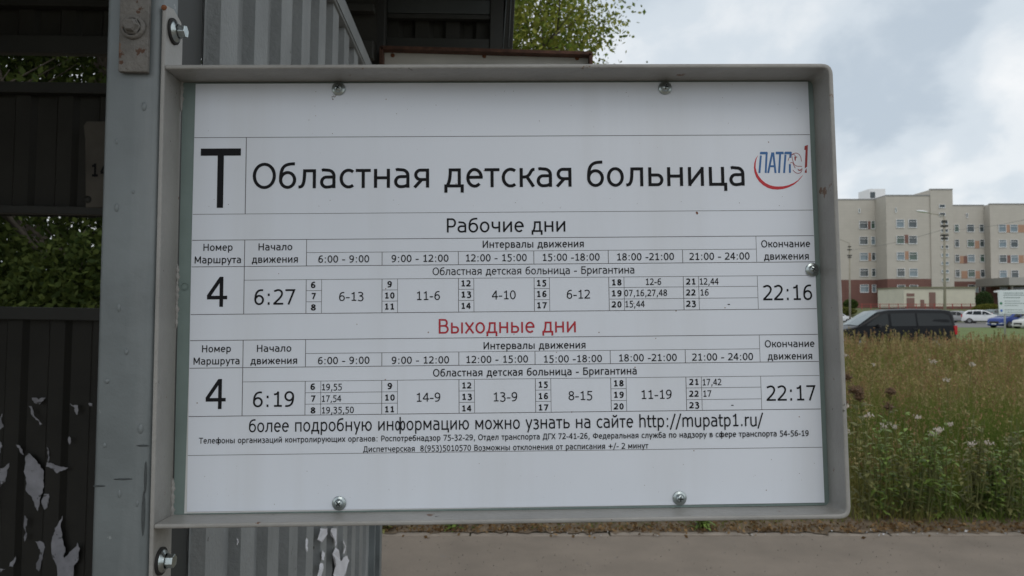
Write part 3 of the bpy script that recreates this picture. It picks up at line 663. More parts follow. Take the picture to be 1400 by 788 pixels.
wallsheet(xe(505), xe(690), ze(74), 2.575, YE + .05, 'end_sheet', M_darkw, shelter, pitch=.09, h=.02)
# torn paper left on the outside of the side wall and on the back wall
scr_rng = random.Random(31)
def scrap(parent, pts, m=M_scrap, name='paper_scrap'):
    """pts: world points; a thin sheet 0.4 mm thick"""
    pts = [Vector(p) for p in pts]; big = max((a - pts[0]).length for a in pts)
    for lev in range(3):                       # torn, frayed outline
        q = []
        for i, p in enumerate(pts):
            r_ = pts[(i + 1) % len(pts)]; dl = (r_ - p); q += [p, p + dl * scr_rng.uniform(.35, .65) + Vector((dl.z, 0, -dl.x)) * scr_rng.uniform(-.17, .17)]
        pts = q
    b = MB(); inv = parent.matrix_world.inverted(); v = [inv @ Vector(p) for p in pts]; n = len(v)
    nrm = (v[1] - v[0]).cross(v[2] - v[0]).normalized() * .0004
    b.add(v + [p + nrm for p in v], [tuple(range(n)), tuple(range(2 * n - 1, n - 1, -1))] + [(i, (i + 1) % n, (i + 1) % n + n, i + n) for i in range(n)]); return b.build(name, m, parent)
bpy.context.view_layer.update()
def side_pt(px, py):
    """point of the wall's outer face seen at pixel"""
    Y = 1.4
    for _ in range(30):
        w = W(px, py, Y); a = (px - 700) / F; tgt = -.288 + .0150 + LEAN * (w.z - 1.6)
        Y = tgt / (a - SX + 1e-9)
    return W(px, py, Y)
SCR = [[(438, 723), (448, 723), (447, 732), (440, 742), (434, 738)], [(453, 723), (460, 723), (459, 748), (463, 756), (466, 768), (470, 762), (475, 760), (477, 768), (474, 778), (470, 790), (457, 790), (458, 776), (454, 758), (459, 748)],
       [(441, 752), (444, 756), (443, 766), (440, 765)], [(438, 770), (441, 770), (441, 780), (438, 790), (433, 790)], [(470, 738), (473, 748), (471, 757), (469, 757), (472, 748), (469, 742)], [(419, 735), (421, 742), (420, 755), (418, 750)], [(324, 735), (326, 742), (324, 746)]]
for s_ in SCR:
    scrap(shelter, [side_pt(*p) for p in s_])
def back_pt(px, py): return W(px, py, YB - .0165)
k = .3655; SB = [[(108, 152), (118, 152), (158, 220), (148, 222), (128, 195)], [(104, 330), (112, 330), (150, 370), (163, 440), (160, 475), (140, 545), (130, 525), (98, 470), (98, 420)], [(175, 305), (180, 310), (182, 365), (205, 372), (255, 382), (232, 395), (212, 403), (172, 378)],
      [(165, 480), (182, 480), (178, 530), (168, 540), (160, 525)], [(235, 560), (228, 610), (245, 690), (240, 720), (290, 662), (275, 790), (215, 790), (195, 650), (205, 610)], [(132, 658), (165, 668), (160, 720), (145, 770), (135, 760), (150, 690)], [(0, 385), (35, 365), (20, 430), (0, 455)],
      [(60, 297), (75, 300), (90, 335), (78, 328)], [(0, 195), (10, 180), (14, 230), (0, 240)], [(120, 120), (170, 120), (150, 145), (128, 140)], [(92, 560), (104, 575), (100, 640), (92, 660)], [(262, 142), (292, 150), (288, 185), (280, 160)], [(258, 265), (264, 290), (260, 296)], [(40, 735), (60, 712), (48, 752), (34, 752)], [(0, 285), (8, 300), (0, 330)], [(0, 760), (20, 762), (0, 775)], [(330, 142), (345, 142), (345, 152), (334, 150)]]
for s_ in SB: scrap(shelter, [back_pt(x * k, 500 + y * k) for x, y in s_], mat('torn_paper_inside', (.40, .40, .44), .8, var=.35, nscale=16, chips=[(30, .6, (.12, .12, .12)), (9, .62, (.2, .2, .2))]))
# a route number plate hanging on the back wall inside
yp = YB - .05
np_ = empty('route_number_plate', W(140, 240, yp), 'pale plate with a black number, hung inside on the dark back wall beside the post', 'sign')
w0 = W(140, 240, yp)
def lp(px, py): q = W(px, py, yp) - w0; return (q.x, q.z)
MB().prism([lp(x, y) for x, y in ((114, 172), (118, 166), (165, 166), (167, 170), (167, 280), (165, 284), (117, 284), (116, 190))], .006, 'y', 0).build('plate', mat('dim_white_plate', (.10, .09, .075), .7, var=.3, nscale=8), np_, bevel=.002)  # white plate; the dimness of the shelter interior is put into its colour
b = MB(); q0 = lp(123.5, 242)
for i, l in enumerate([ll for ll in glyph('1', 72)[1]] + [[(x + 600, y) for x, y in ll] for ll in glyph('4', 72)[1]]):
    v, f = ribbon(l, 62); b.add([(q0[0] + p.x * 4.4e-5, -.0012 - i * 1e-5, q0[1] + p.y * 5e-5) for p in v], f)
b.build('number', M_ink, np_, norm=False)
MB().lathe([(.010, 0), (.009, -.004), (.0001, -.005)], 'y', (lp(120, 273)[0], 0, lp(120, 273)[1]), 14).build('bolt', M_beam, np_)
# second board, white with a rusty angle frame, fixed to the far corner post
yr = 2.08
bd = empty('notice_board', W(665, 200, yr), 'white board in a rusty steel frame behind the timetable, only its top edge showing', 'notice board')
w1 = W(665, 200, yr)
def lb(px, py): q = W(px, py, yr) - w1; return (q.x, q.z)
TLb, TRb, BRb, BLb = lb(521, 67.5), lb(809, 75.5), lb(805, 640), lb(524, 640)
bentbar(roundpath([BLb, TLb, TRb, BRb, (BLb[0] + .002, BLb[1])], .008), .0095, -.03, .004, -1).build('board_frame', mat('rusty_frame', (.085, .04, .026), .9, var=.45, nscale=30, bump=.001, bscale=120, chips=[(30, .62, (.13, .06, .035))]), bd, bevel=.001)
MB().prism([(TLb[0] + .008, TLb[1] - .006), (TRb[0] - .008, TRb[1] - .006), (BRb[0] - .008, BRb[1] + .006), (BLb[0] + .008, BLb[1] + .006)], .003, 'y', 0).build('panel', mat('board_white', (.5, .49, .45), .6, var=.15, nscale=6), bd)
for px, py in ((537, 76), (662, 77), (789, 80)):
    c_ = lb(px, py); MB().lathe([(.006, 0), (.0055, -.003), (.0001, -.004)], 'y', (c_[0], 0, c_[1]), 14).build('screw', M_rust, bd)
# ------------------------------------------------------------------ hospital
M_beige = mat('beige_cladding', (.49, .46, .41), .8, var=.03, nscale=.5)
M_brownw = mat('brown_cladding', (.175, .085, .07), .85, var=.08, nscale=.6)
def brick(m, sx, sz, mortar=.82):
    t = m.node_tree; n = t.nodes; l = t.links; b = n['Principled BSDF']; br = n.new('ShaderNodeTexBrick'); br.offset = 0
    tcn = n.new('ShaderNodeTexCoord'); sp = n.new('ShaderNodeSeparateXYZ'); l.new(tcn.outputs['Object'], sp.inputs[0]); ad = n.new('ShaderNodeMath'); ad.operation = 'ADD'
    l.new(sp.outputs[0], ad.inputs[0]); l.new(sp.outputs[1], ad.inputs[1]); cb = n.new('ShaderNodeCombineXYZ'); l.new(ad.outputs[0], cb.inputs[0]); l.new(sp.outputs[2], cb.inputs[1]); l.new(cb.outputs[0], br.inputs['Vector'])
    br.inputs['Scale'].default_value = 1; br.inputs['Brick Width'].default_value = sx; br.inputs['Row Height'].default_value = sz; br.inputs['Mortar Size'].default_value = .035
    br.inputs['Color1'].default_value = (1, 1, 1, 1); br.inputs['Color2'].default_value = (.96, .96, .96, 1); br.inputs['Mortar'].default_value = (mortar,) * 3 + (1,)
    src = b.inputs['Base Color'].links[0].from_socket; mx_ = n.new('ShaderNodeMix'); mx_.data_type = 'RGBA'; mx_.blend_type = 'MULTIPLY'; mx_.inputs[0].default_value = 1
    l.new(src, mx_.inputs[6]); l.new(br.outputs['Color'], mx_.inputs[7]); l.new(mx_.outputs[2], b.inputs['Base Color'])
brick(M_beige, 1.2, .6, .93); brick(M_brownw, 1.2, .6, .85)
M_white = mat('white_frame', (.72, .73, .74), .5, var=.03)
M_glassd = mat('window_glass', (.05, .065, .07), .08, var=.5, nscale=.35, spec=.8)
M_orange = mat('orange_panel', (.40, .24, .165), .8, var=.06); M_brp = mat('brown_panel', (.2, .105, .085), .8, var=.06)
M_roofg = mat('grey_roof', (.3, .3, .3), .8); M_canopy = mat('canopy_grey', (.36, .35, .33), .7)
YA, YBw, YE_, YD = 154.5, 150.0, 163.0, 161.0
hosp = empty('hospital_building', (X_(1300, 155), 155, 2.2), 'long beige five storey hospital block with brown ground floor and white framed windows', 'building')
hl0 = hosp.location.copy()
def hb(x0, x1, y0, y1, z0, z1, name, m):
    return MB().box(x0 - hl0.x, x1 - hl0.x, y0 - hl0.y, y1 - hl0.y, z0 - hl0.z, z1 - hl0.z).build(name, m, hosp)
ZB, ZBR, ZR = 2.0, 8.2, 25.0
xB0, xB1 = X_(1213.7, YBw), X_(1273.7, YBw); xC1 = X_(1304.4, YBw)
wings = [(X_(1090, YA), xB0, YA, ZR), (xB0, xB1, YBw, ZR + .15), (xB1, xC1, YBw - .25, 26.35), (xC1, X_(1356, YD), YE_, ZR), (X_(1356, YD), X_(1475, YD), YD, ZR)]
for i, (a, c, y, zr) in enumerate(wings):
    ybk = 178
    if i == 2:
        hb(a, c, y, 172, ZB, zr, 'wing', M_beige)
    else:
        hb(a, c, y, ybk, ZBR, zr, 'wing', M_beige); hb(a, c, y - .06, ybk, ZB - 1, ZBR - .002, 'ground_floor', M_brownw)
    hb(a, c, y - .12, y + .5, zr + .002, zr + .2, 'parapet_cap', M_roofg)
hb(xB0 - .05, xB0 + .3, YBw + .3, YA, ZR + .152, ZR + .32, 'parapet_cap', M_roofg)
hb(X_(1191, 158), X_(1213, 158), 158, 163, ZR, 27.9, 'roof_house', M_white); hb(X_(1192.5, 157.9), X_(1199, 157.9), 157.9, 158.001, 25.9, 27.2, 'vent', M_glassd)
rpane = random.Random(6); M_glass2 = mat('window_glass_sky', (.16, .21, .24), .1, var=.3, nscale=.4, spec=.8); M_glass3 = mat('window_glass_green', (.05, .09, .07), .1, var=.4, nscale=.4, spec=.8)
def window(x0, x1, y, z0, z1, bars=True):
    fr_ = MB(); t = .09; cx, cz = (x0 + x1) / 2, (z0 + z1) / 2
    w, h = (x1 - x0) / 2, (z1 - z0) / 2
    fr_.box(-w, w, -.1, .02, -h, -h + t * 1.6); fr_.box(-w, w, -.1, .02, h - t * .6, h); fr_.box(-w, -w + t, -.1, .02, -h + t * 1.6, h - t * .6); fr_.box(w - t, w, -.1, .02, -h + t * 1.6, h - t * .6)
    if bars: fr_.box(-w + t, w - t, -.08, .0, h * .42, h * .42 + t * .8)
    f = fr_.build('window', M_white, hosp); f.location = (cx - hl0.x, y - hl0.y, cz - hl0.z)
    p = MB().box(-w + t * .5, w - t * .5, -.03, .01, -h + t * .5, h - t * .5).build('pane', rpane.choice((M_glassd, M_glassd, M_glass2, M_glass3)), f)
    return f
WT = {}
def win(px0, px1, Y, row, half=1.72, off=0):
    key = (round(px1 - px0, 0), Y); z1 = 20.55 - 3.33 * row + off
    f = window(X_(px0, Y), X_(px1, Y), Y - .06, z1 - half, z1)
def panel(px0, px1, Y, row, m):
    z1 = 20.5 - 3.33 * row; hb(X_(px0, Y), X_(px1, Y), Y - .05, Y + .01, z1 - 1.68, z1, 'colour_panel', m)
zx = lambda v: 1100 + v / 3.155
for r in range(5):
    win(zx(240), zx(277), YA, r); win(zx(291), zx(309), YA, r)
    win(zx(400), zx(435), YBw, r, off=-.25); win(zx(453), zx(490), YBw, r, off=-.25)
    win(zx(706), zx(738), YE_, r, off=.25); win(zx(760), zx(780), YE_, r, off=.25)
    if r < 4: win(zx(652), zx(672), YE_, r, off=.25)
    else: win(zx(738), zx(752), YE_, r, off=.25)
    win(zx(843), zx(876), YD, r); win(zx(893), zx(926), YD, r)
    if r % 2 == 1: win(zx(970), zx(1003), YD, r)
for r, m in ((0, M_brp), (2, M_orange)): panel(zx(278), zx(290), YA, r, m)
for r, m in ((1, M_brp), (2, M_orange)): panel(zx(436), zx(452), YBw, r, m)
for a, c, r, m in ((739, 759, 1, M_orange), (673, 690, 2, M_orange), (690, 705, 2, M_brp), (680, 705, 3, M_orange), (739, 759, 3, M_orange)): panel(zx(a), zx(c), YE_, r, m)
for a, c, r, m in ((877, 892, 0, M_orange), (927, 960, 0, M_orange), (877, 892, 2, M_brp), (927, 950, 2, M_orange)): panel(zx(a), zx(c), YD, r, m)
for a, y, Y in ((242, 185, YA), (400, 182, YBw), (708, 205, YE_)):
    z = Z_(230 + y / 3.155, Y); window(X_(zx(a - 4), Y), X_(zx(a + 4), Y), Y - .05, z - .5, z + .5, False)
for i in range(10):
    z = Z_(230 + (166 + 35.1 * i) / 3.155, YBw); a0, a1 = (584, 611) if i < 2 else (590, 622)
    window(X_(zx(a0), YBw), X_(zx(a1), YBw), YBw - .3, z - .36, z + .36, False)
# entrance canopy
hb(X_(zx(885), 150), X_(1460, 150), 150, 160.9, Z_(230 + 505 / 3.155, 150), Z_(230 + 471 / 3.155, 150), 'entrance_canopy', M_canopy)
hb(X_(zx(900), 160.8), X_(1460, 160.8), 160.6, 160.93, 4.0, 7.6, 'entrance_glazing', M_glassd)
for px in (1384, 1430): hb(X_(px, 151), X_(px + 2, 151), 151, 151.4, 2.2, Z_(230 + 505 / 3.155, 150) - .01, 'canopy_column', M_canopy)
# low cream utility building
YU = 126.0
util = empty('utility_building', (X_(1280, YU), YU, 2.0), 'low cream flat roofed utility block with brown doors standing before the hospital', 'building')
M_cream = mat('cream_wall', (.58, .56, .46), .8, var=.06, nscale=.8); M_door = mat('brown_door', (.2, .115, .095), .6)
def ub(px0, px1, y0, y1, pz0, pz1, name, m, YY=YU):
    u = util.location; return MB().box(X_(px0, YY) - u.x, X_(px1, YY) - u.x, y0 - u.y, y1 - u.y, Z_(pz1, YY) - u.z, Z_(pz0, YY) - u.z).build(name, m, util)
ub(zx(430), zx(738), YU, YU + 9, 394.0, 420.4, 'wall', M_cream); ub(zx(426), zx(742), YU - .3, YU + 9.3, 392.4, 393.9, 'roof', mat('roof_edge_green', (.2, .2, .13), .8))
ub(zx(434), zx(738), YU - .12, YU + 9.1, 419.6, 424, 'base_course', M_brownw)
for a, c, p0, p1 in ((441, 474, 401.3, 405.4), (441, 474, 407.5, 420), (538, 565, 399.8, 420), (500, 516, 410, 420)): ub(zx(a), zx(c), YU - .08, YU + .01, p0, p1, 'door', M_door)
# red railing in front
rl = empty('red_railing', (X_(1270, 124), 124, 2.0), 'low red metal railing along the foot of the cream utility block', 'railing'); M_redr = mat('red_rail_paint', (.3, .06, .05), .6)
u = rl.location
MB().box(X_(1165, 124) - u.x, X_(1340, 124) - u.x, -.04, .04, .78, .86).build('rail', M_redr, rl); MB().box(X_(1165, 124) - u.x, X_(1340, 124) - u.x, -.03, .03, .4, .46).build('rail', M_redr, rl)
pb = MB().box(-.05, .05, -.05, .05, -.4, .92).build('post', M_redr, rl)
for i in range(15):
    q = pb if i == 0 else pb.copy()
    if i: COL.objects.link(q)
    q.location = (X_(1166 + i * 12.4, 124) - u.x, 0, 0)
# hedge and bushes by the hospital
def leafcloud(rng, n, c, r, size, colA, colB, flat=.0, shell=.5, aspect=.6):
    """n leaf quads inside an ellipsoid, verts/faces/cols"""
    d = rng.normal(size=(n, 3)); d /= np.linalg.norm(d, axis=1)[:, None]; rad = rng.uniform(shell ** 3, 1, n) ** (1 / 3)
    p = np.array(c) + d * rad[:, None] * np.array(r)
    return leaves(rng, p, size, colA, colB, aspect)
def leaves(rng, p, size, colA, colB, aspect=.6, droop=.3):
    n = len(p); a = rng.normal(size=(n, 3)); a[:, 2] -= droop; a /= np.linalg.norm(a, axis=1)[:, None]
    b = rng.normal(size=(n, 3)); b -= a * (a * b).sum(1)[:, None]; b /= np.linalg.norm(b, axis=1)[:, None]
    s = size * rng.uniform(.6, 1.3, n)[:, None]
    v = np.stack([p - a * s * .5, p + b * s * aspect * .5, p + a * s * .5, p - b * s * aspect * .5], 1).reshape(-1, 3)
    f = np.arange(4 * n).reshape(-1, 4); t = rng.uniform(0, 1, n)[:, None]
    c = np.array(colA) * (1 - t) + np.array(colB) * t; c *= rng.uniform(.75, 1.25, n)[:, None]
    return v, f, np.repeat(c, 4, 0)
M_leaf = mat('leaf_foliage', (.08, .1, .03), .75, attr='Col', spec=.12)
def add_trans(m, k=.35):
    t = m.node_tree; n = t.nodes; l = t.links; b = n['Principled BSDF']; o = n['Material Output']; tr = n.new('ShaderNodeBsdfTranslucent'); mx_ = n.new('ShaderNodeMixShader'); mx_.inputs[0].default_value = k
    l.new(b.inputs['Base Color'].links[0].from_socket, tr.inputs['Color']); l.new(b.outputs[0], mx_.inputs[1]); l.new(tr.outputs[0], mx_.inputs[2]); l.new(mx_.outputs[0], o.inputs['Surface'])
add_trans(M_leaf)
M_bark = mat('bark', (.085, .07, .055), .95, var=.3, nscale=6, bump=.01, bscale=30)
rng = np.random.default_rng(5)
def bush(name, c, r, n, size, ca, cb_, label, cat='bush', group=None, ml=None):
    e = empty(name, (c[0], c[1], terr(c[1])), label, cat, group)
    v, f, col = leafcloud(rng, n, (0, 0, r[2] * .9), r, size, ca, cb_, shell=.55)
    fastmesh('foliage', v, [f], ml or M_leaf, col, e)
    b = MB()
    for i in range(5): a = i * 1.3; b.tube((0, 0, 0), (r[0] * .5 * cos(a), r[1] * .5 * sin(a), r[2] * 1.2), .03, .012, 5)
    b.build('stem', M_bark, e); return e
bush('clipped_hedge', (X_(1352, 112), 112, 0), (2.6, 1.0, .95), 4000, .22, (.10, .12, .025), (.17, .16, .03), 'yellow green hedge behind the parked cars, right of the cream block', 'hedge')
bush('round_bush', (X_(1346, 121), 121, 0), (1.3, 1.3, 1.6), 2200, .25, (.03, .06, .02), (.06, .09, .03), 'dark round bush against the brown hospital base')
bush('round_bush', (X_(1163, 122), 122, 0), (1.2, 1.0, .9), 2200, .25, (.04, .07, .02), (.09, .12, .03), 'green bush at the foot of the hospital wall, left of the thin lamp post')
bush('round_bush', (X_(1150, 112), 112, 0), (2.4, 1.0, .7), 2500, .25, (.09, .11, .03), (.15, .15, .04), 'pale olive bush near the sign frame, below the hospital wall')
# ------------------------------------------------------------------ lamp posts and wires
M_pole = mat('concrete_pole', (.30, .275, .22), .9, var=.15, nscale=2); M_lampw = mat('lamp_white', (.75, .76, .78), .4)
def lamp(Y, pxb, pyt, r0, arm, label, clamp=True):
    e = empty('street_lamp', (X_(pxb, Y), Y, terr(Y)), label, 'street lamp'); o = e.location; top = W(pxb - .7, pyt, Y) - o
    MB().tube((0, 0, -.1), top, r0, r0 * .72, 10).build('pole', M_pole, e)
    tip = W(arm[0], arm[1], Y) - o; mid = W(arm[2], arm[3], Y) - o; b = MB(); P = [top - Vector((0, 0, .3)), top + Vector((0, 0, .18)), mid, tip]
    for p, q in zip(P, P[1:]): b.tube(p, q, .035, .03, 6)
    b.build('arm', M_pole, e)
    h = MB(); d = Vector((-1, 0, .12)); h.lathe([(.02, 0), (.12, -.15), (.16, -.5), (.12, -.85), (.02, -.98)], 'x', (0, 0, 0), 12); hd = h.build('lamp_head', M_lampw, e); hd.location = tip + Vector((.2, 0, 0)); hd.rotation_euler = (0, .12, 0); hd.scale = (1, 1.1, .6)
    if clamp:
        for dz, w in ((-.35, .16), (-.75, .24), (-1.5, .26), (-1.75, .2)):
            q = MB().box(-w, w, -.14, .14, top.z + dz, top.z + dz + .14).build('clamp', M_beam, e); q.location = (top.x, 0, 0)
    return e
la = lamp(60, 1291.5, 298, .115, (1265.5, 290.4, 1272, 292.2), 'tall concrete lamp post with white lamp head on a left arm, behind the black van')
lb_ = lamp(97, 1162, 334.6, .13, (1139, 324, 1150, 328.2), 'farther thin concrete lamp post close to the right edge of the sign frame')
def wire(name, a, b_, sag, label, r=.014):
    b = MB(); P = []
    for i in range(15):
        t = i / 14; p = a.lerp(b_, t); p.z -= sag * 4 * t * (1 - t); P.append(p)
    o = (a + b_) / 2
    for p, q in zip(P, P[1:]): b.tube(p - o, q - o, r, r, 5, cap=False)
    w = b.build(name, mat('wire_dark', (.12, .12, .12), .6), None); w.location = o; return tag(w, label, 'cable')
wire('overhead_cable', W(1162, 342, 97), W(1290, 314, 60), .25, 'thin cable strung between the two lamp posts')
wire('overhead_cable', W(1292, 314, 60), W(1440, 291, 40), .25, 'thin cable running right from the nearer lamp post', .010)
# ------------------------------------------------------------------ vehicles
M_tyre = mat('tyre', (.02, .02, .02), .8, var=0); M_rim = mat('rim', (.3, .3, .31), .35, .8, var=0); M_cglass = mat('car_glass', (.014, .018, .02), .06, var=0, spec=.35); M_screen = mat('windscreen_sky_glass', (.15, .18, .18), .06, var=.3, nscale=1.5, spec=1); M_trim = mat('black_trim', (.02, .02, .022), .5, var=0)  # windscreen base lightened, a painted stand-in for reflected sky
M_tail = mat('tail_light_red', (.45, .015, .02), .25, var=0); M_head = mat('headlight_clear', (.6, .62, .64), .15, var=0); M_platew = mat('number_plate', (.7, .7, .7), .5, var=0)
def car(name, label, loc, rz, paint, L_, H, Wd, top, belt, glass, wheels, ws, rw, cat='car', group=None, mirror=True, rails=False):
    """front at -X. top: [(x,z)] silhouette; belt: z of waist; glass: side window outlines; ws/rw: x ranges of windscreen and rear screen"""
    e = empty(name, loc, label, cat, group, rz); hw = Wd / 2; tx = [p[0] for p in top]; tz = [p[1] for p in top]
    xs = sorted(set([round(v, 3) for v in np.linspace(tx[0], tx[-1], 34)] + tx)); zt = lambda x: float(np.interp(x, tx, tz)); zbl = lambda x: float(np.interp(x, [p[0] for p in belt], [p[1] for p in belt]))
    zlo = .24
    def nose(x): # plan taper at the ends
        t0 = min(1, (x - tx[0]) / .55 + .0); t1 = min(1, (tx[-1] - x) / .35); return (.80 + .20 * (1 - (1 - max(0, t0)) ** 2.2)) * (.88 + .12 * (1 - (1 - max(0, t1)) ** 2.2))
    def side(x, z):
        w = hw * nose(x); zb_2 = min(zbl(x), zt(x) - .02)
        if z <= zb_2: t = (z - zlo) / max(.05, zb_2 - zlo); return w * (.95 + .05 * sin(pi * min(1, max(0, t)) * .9 + .2))
        t = (z - zb_2) / max(.05, H - zb_2); return w * (.965 - .19 * min(1, t) ** 1.2)
    secs = []
    for x in xs:
        z1 = zt(x); zb2 = min(zbl(x), z1 - .02); c = []
        zl = zlo + (.06 if x in (tx[0], tx[-1]) else 0)
        lev = [zl, zl + .12, (zl + zb2) / 2, zb2 - .04, zb2]
        lev += [zb2 + (z1 - .05 - zb2) * t for t in (.35, .7, 1)] if z1 - zb2 > .12 else [zb2 + (z1 - zb2) * t for t in (.2, .4, .6)]
        for z in lev: c.append((side(x, z), z))
        yl = c[-1][0]; c += [(yl - .05, z1 - .018), (yl - .14, z1 - .003), (yl * .45, z1 + .012), (0, z1 + .018)]
        secs.append([(x, -y, z) for y, z in [(c[0][0] * .8, zl)] + c] + [(x, y, z) for y, z in reversed([(c[0][0] * .8, zl)] + c[:-1])])
    b = MB(); k = len(secs[0])
    b.add([p for s_ in secs for p in s_], [(i * k + j, i * k + (j + 1) % k, (i + 1) * k + (j + 1) % k, (i + 1) * k + j) for i in range(len(secs) - 1) for j in range(k)] , True)
    b.add(secs[0], [tuple(range(k))]); b.add(secs[-1], [tuple(range(k - 1, -1, -1))])
    b.build('body', paint, e)
    for sgn in (-1, 1):
        for poly in glass:
            g = MB(); n_ = len(poly); outp = [(x, sgn * (side(x, z) + .012), z) for x, z in poly]; inp = [(x, sgn * (side(x, z) - .02), z) for x, z in poly]
            g.add(outp + inp, [tuple(range(n_)), tuple(range(2 * n_ - 1, n_ - 1, -1))] + [(i, (i + 1) % n_, (i + 1) % n_ + n_, i + n_) for i in range(n_)]); g.build('side_window', M_cglass, e)
        for wx in wheels:
            r = .335 * (H / 1.65) ** .3
            a = MB().lathe([(r + .055, sgn * (hw * .97)), (r + .055, sgn * (hw * .97 + .012)), (.02, sgn * (hw * .97 + .012))], 'y', (wx, 0, r + .02), 24).build('wheel_arch', M_trim, e)
            w_ = MB().lathe([(r * .6, sgn * (hw + .012)), (r * .9, sgn * (hw + .014)), (r, sgn * (hw - .02)), (r, sgn * (hw - .2)), (r * .6, sgn * (hw - .2))], 'y', (0, 0, 0), 24).build('tyre', M_tyre, e); w_.location = (wx, 0, r)
            rm = MB().lathe([(r * .62, sgn * (hw + .006)), (r * .55, sgn * (hw + .0)), (r * .2, sgn * (hw + .01)), (.001, sgn * (hw + .012))], 'y', (0, 0, 0), 20)
            for q in range(5): an = q * 2 * pi / 5; rm.tube((r * .1 * cos(an), sgn * (hw + .014), r * .1 * sin(an)), (r * .58 * cos(an), sgn * (hw + .01), r * .58 * sin(an)), .035, .03, 5)
            rm.build('rim', M_rim, w_)
        if mirror:
            mxx = ws[1] - .12; MB().box(mxx - .06, mxx + .06, sgn * (hw * .93), sgn * (hw + .16), zbl(mxx) + .0, zbl(mxx) + .15).build('mirror', M_trim if paint is not MATS.get('paint_white') else paint, e, bevel=.02)
        zh = zbl(tx[0] + .3)
        hx0 = tx[0] - .012
        MB().prism([(hx0, zt(tx[0]) * .80), (hx0 + .5, zt(tx[0]) * .9), (hx0 + .45, zt(tx[0]) * .99), (hx0 + .02, zt(tx[0]) * .97)], sgn * (side(tx[0] + .2, .6) + .012), 'y', sgn * hw * .52).build('headlight', M_head, e, bevel=.01)
        MB().prism([(tx[-1] + .012, zbl(tx[-1]) * .68), (tx[-1] + .012, zbl(tx[-1]) * 1.04), (tx[-1] - .14, zbl(tx[-1]) * 1.02), (tx[-1] - .1, zbl(tx[-1]) * .7)], sgn * (side(tx[-1] - .1, .7) + .012), 'y', sgn * hw * .62).build('tail_light', M_tail, e, bevel=.01)
    for nm, (a, c) in (('windscreen', ws), ('rear_window', rw)):
        if a is None: continue
        g = MB(); n_ = 6; P = []
        for i in range(n_ + 1):
            x = a + (c - a) * i / n_; z = zt(x) + .03; ww = max(.3, side(x, z) - .09) ; dx = -.012 if nm == 'windscreen' else .014
            P += [(x + dx, -ww, z - .012), (x + dx, 0, z + .016), (x + dx, ww, z - .012)]
        g.add(P, [(3 * i + j, 3 * i + j + 1, 3 * i + j + 4, 3 * i + j + 3) for i in range(n_) for j in (0, 1)], True); g.build(nm, M_screen, e)
    MB().box(tx[0] - .02, tx[0] + .05, -hw * .55, hw * .55, .42, .42 + .22).build('grille', M_trim, e, bevel=.02)
    MB().box(tx[0] - .03, tx[0] - .018, -.26, .26, .34, .45).build('number_plate', M_platew, e); MB().box(tx[-1] + .014, tx[-1] + .026, -.26, .26, .62, .73).build('number_plate', M_platew, e)
    MB().box(tx[0] + .25, tx[-1] - .25, -hw * .985, hw * .985, .2, .33).build('sill', M_trim, e, bevel=.02)
    if rails:
        for sgn in (-1, 1): MB().tube((ws[1] + .4, sgn * hw * .66, H + .03), (tx[-1] - .5, sgn * hw * .66, H + .02), .02, .02, 6).build('roof_rail', M_trim, e)
    return e
def paint(name, c, metal=.1, rough=.25): return mat('paint_' + name, c, rough, metal, var=.03, nscale=2, spec=.18 if name == 'black' else .5)
# van, side on, facing left; hidden below by grass
VT = [(-2.57, .62), (-2.56, .86), (-2.42, 1.0), (-1.72, 1.16), (-.98, 1.66), (-.75, 1.79), (-.3, 1.875), (.8, 1.90), (2.0, 1.885), (2.38, 1.84), (2.48, 1.72), (2.56, 1.05), (2.57, .5)]
VG = [[(-1.42, 1.18), (-.98, 1.50), (-.6, 1.68), (-.42, 1.70), (-.42, 1.15)], [(-.30, 1.15), (-.30, 1.71), (.78, 1.73), (.78, 1.16)], [(.86, 1.16), (.86, 1.73), (2.05, 1.71), (2.26, 1.62), (2.36, 1.18)]]
VY = 32.3
van = car('black_van', 'black passenger van with tinted windows parked side on beyond the tall grass', (W(1229, 440, VY).x, VY + .95, -.2), 0, paint('black', (.008, .009, .011), .0, .3), 5.14, 1.90, 1.9, VT, [(-2.57, .80), (-1.72, 1.08), (2.57, 1.14)], VG, (-1.62, 1.62), (-1.72, -.76), (2.5, 2.56), cat='van')
MB().box(-.35, 2.3, -.955, -.945, .72, .735).build('side_moulding', M_trim, van); 
for x in (-.36, .82): MB().box(x, x + .012, -.962, -.94, .38, 1.14).build('door_gap', M_tyre, van)
MB().box(-.55, -.38, -.975, -.95, 1.02, 1.06).build('door_handle', M_trim, van); MB().box(.64, .8, -.975, -.95, 1.02, 1.06).build('door_handle', M_trim, van)
ST = [(-2.2, .5), (-2.19, .78), (-2.0, .92), (-1.2, 1.06), (-.45, 1.5), (-.1, 1.60), (.6, 1.63), (1.5, 1.57), (1.85, 1.42), (2.1, 1.08), (2.2, .95), (2.2, .45)]
SB_ = [(-2.2, .72), (-1.2, .98), (2.2, 1.06)]
SG = [[(-.95, 1.06), (-.4, 1.42), (-.05, 1.50), (.02, 1.50), (.02, 1.05)], [(.1, 1.05), (.1, 1.51), (.9, 1.51), (1.0, 1.07)], [(1.07, 1.08), (.98, 1.5), (1.45, 1.45), (1.75, 1.14)]]
SW, SR = (-1.15, -.14), (1.62, 2.08)
def suv(px, Y, rz, pt, label, s=1.0, group='cars on the hospital parking area', rails=False):
    c = car('parked_car', label, (X_(px, Y), Y, terr(Y)), rz, pt, 4.4, 1.63, 1.84, ST, SB_, SG, (-1.36, 1.34), SW, SR, group=group, rails=rails); c.scale = (s, s, s); return c
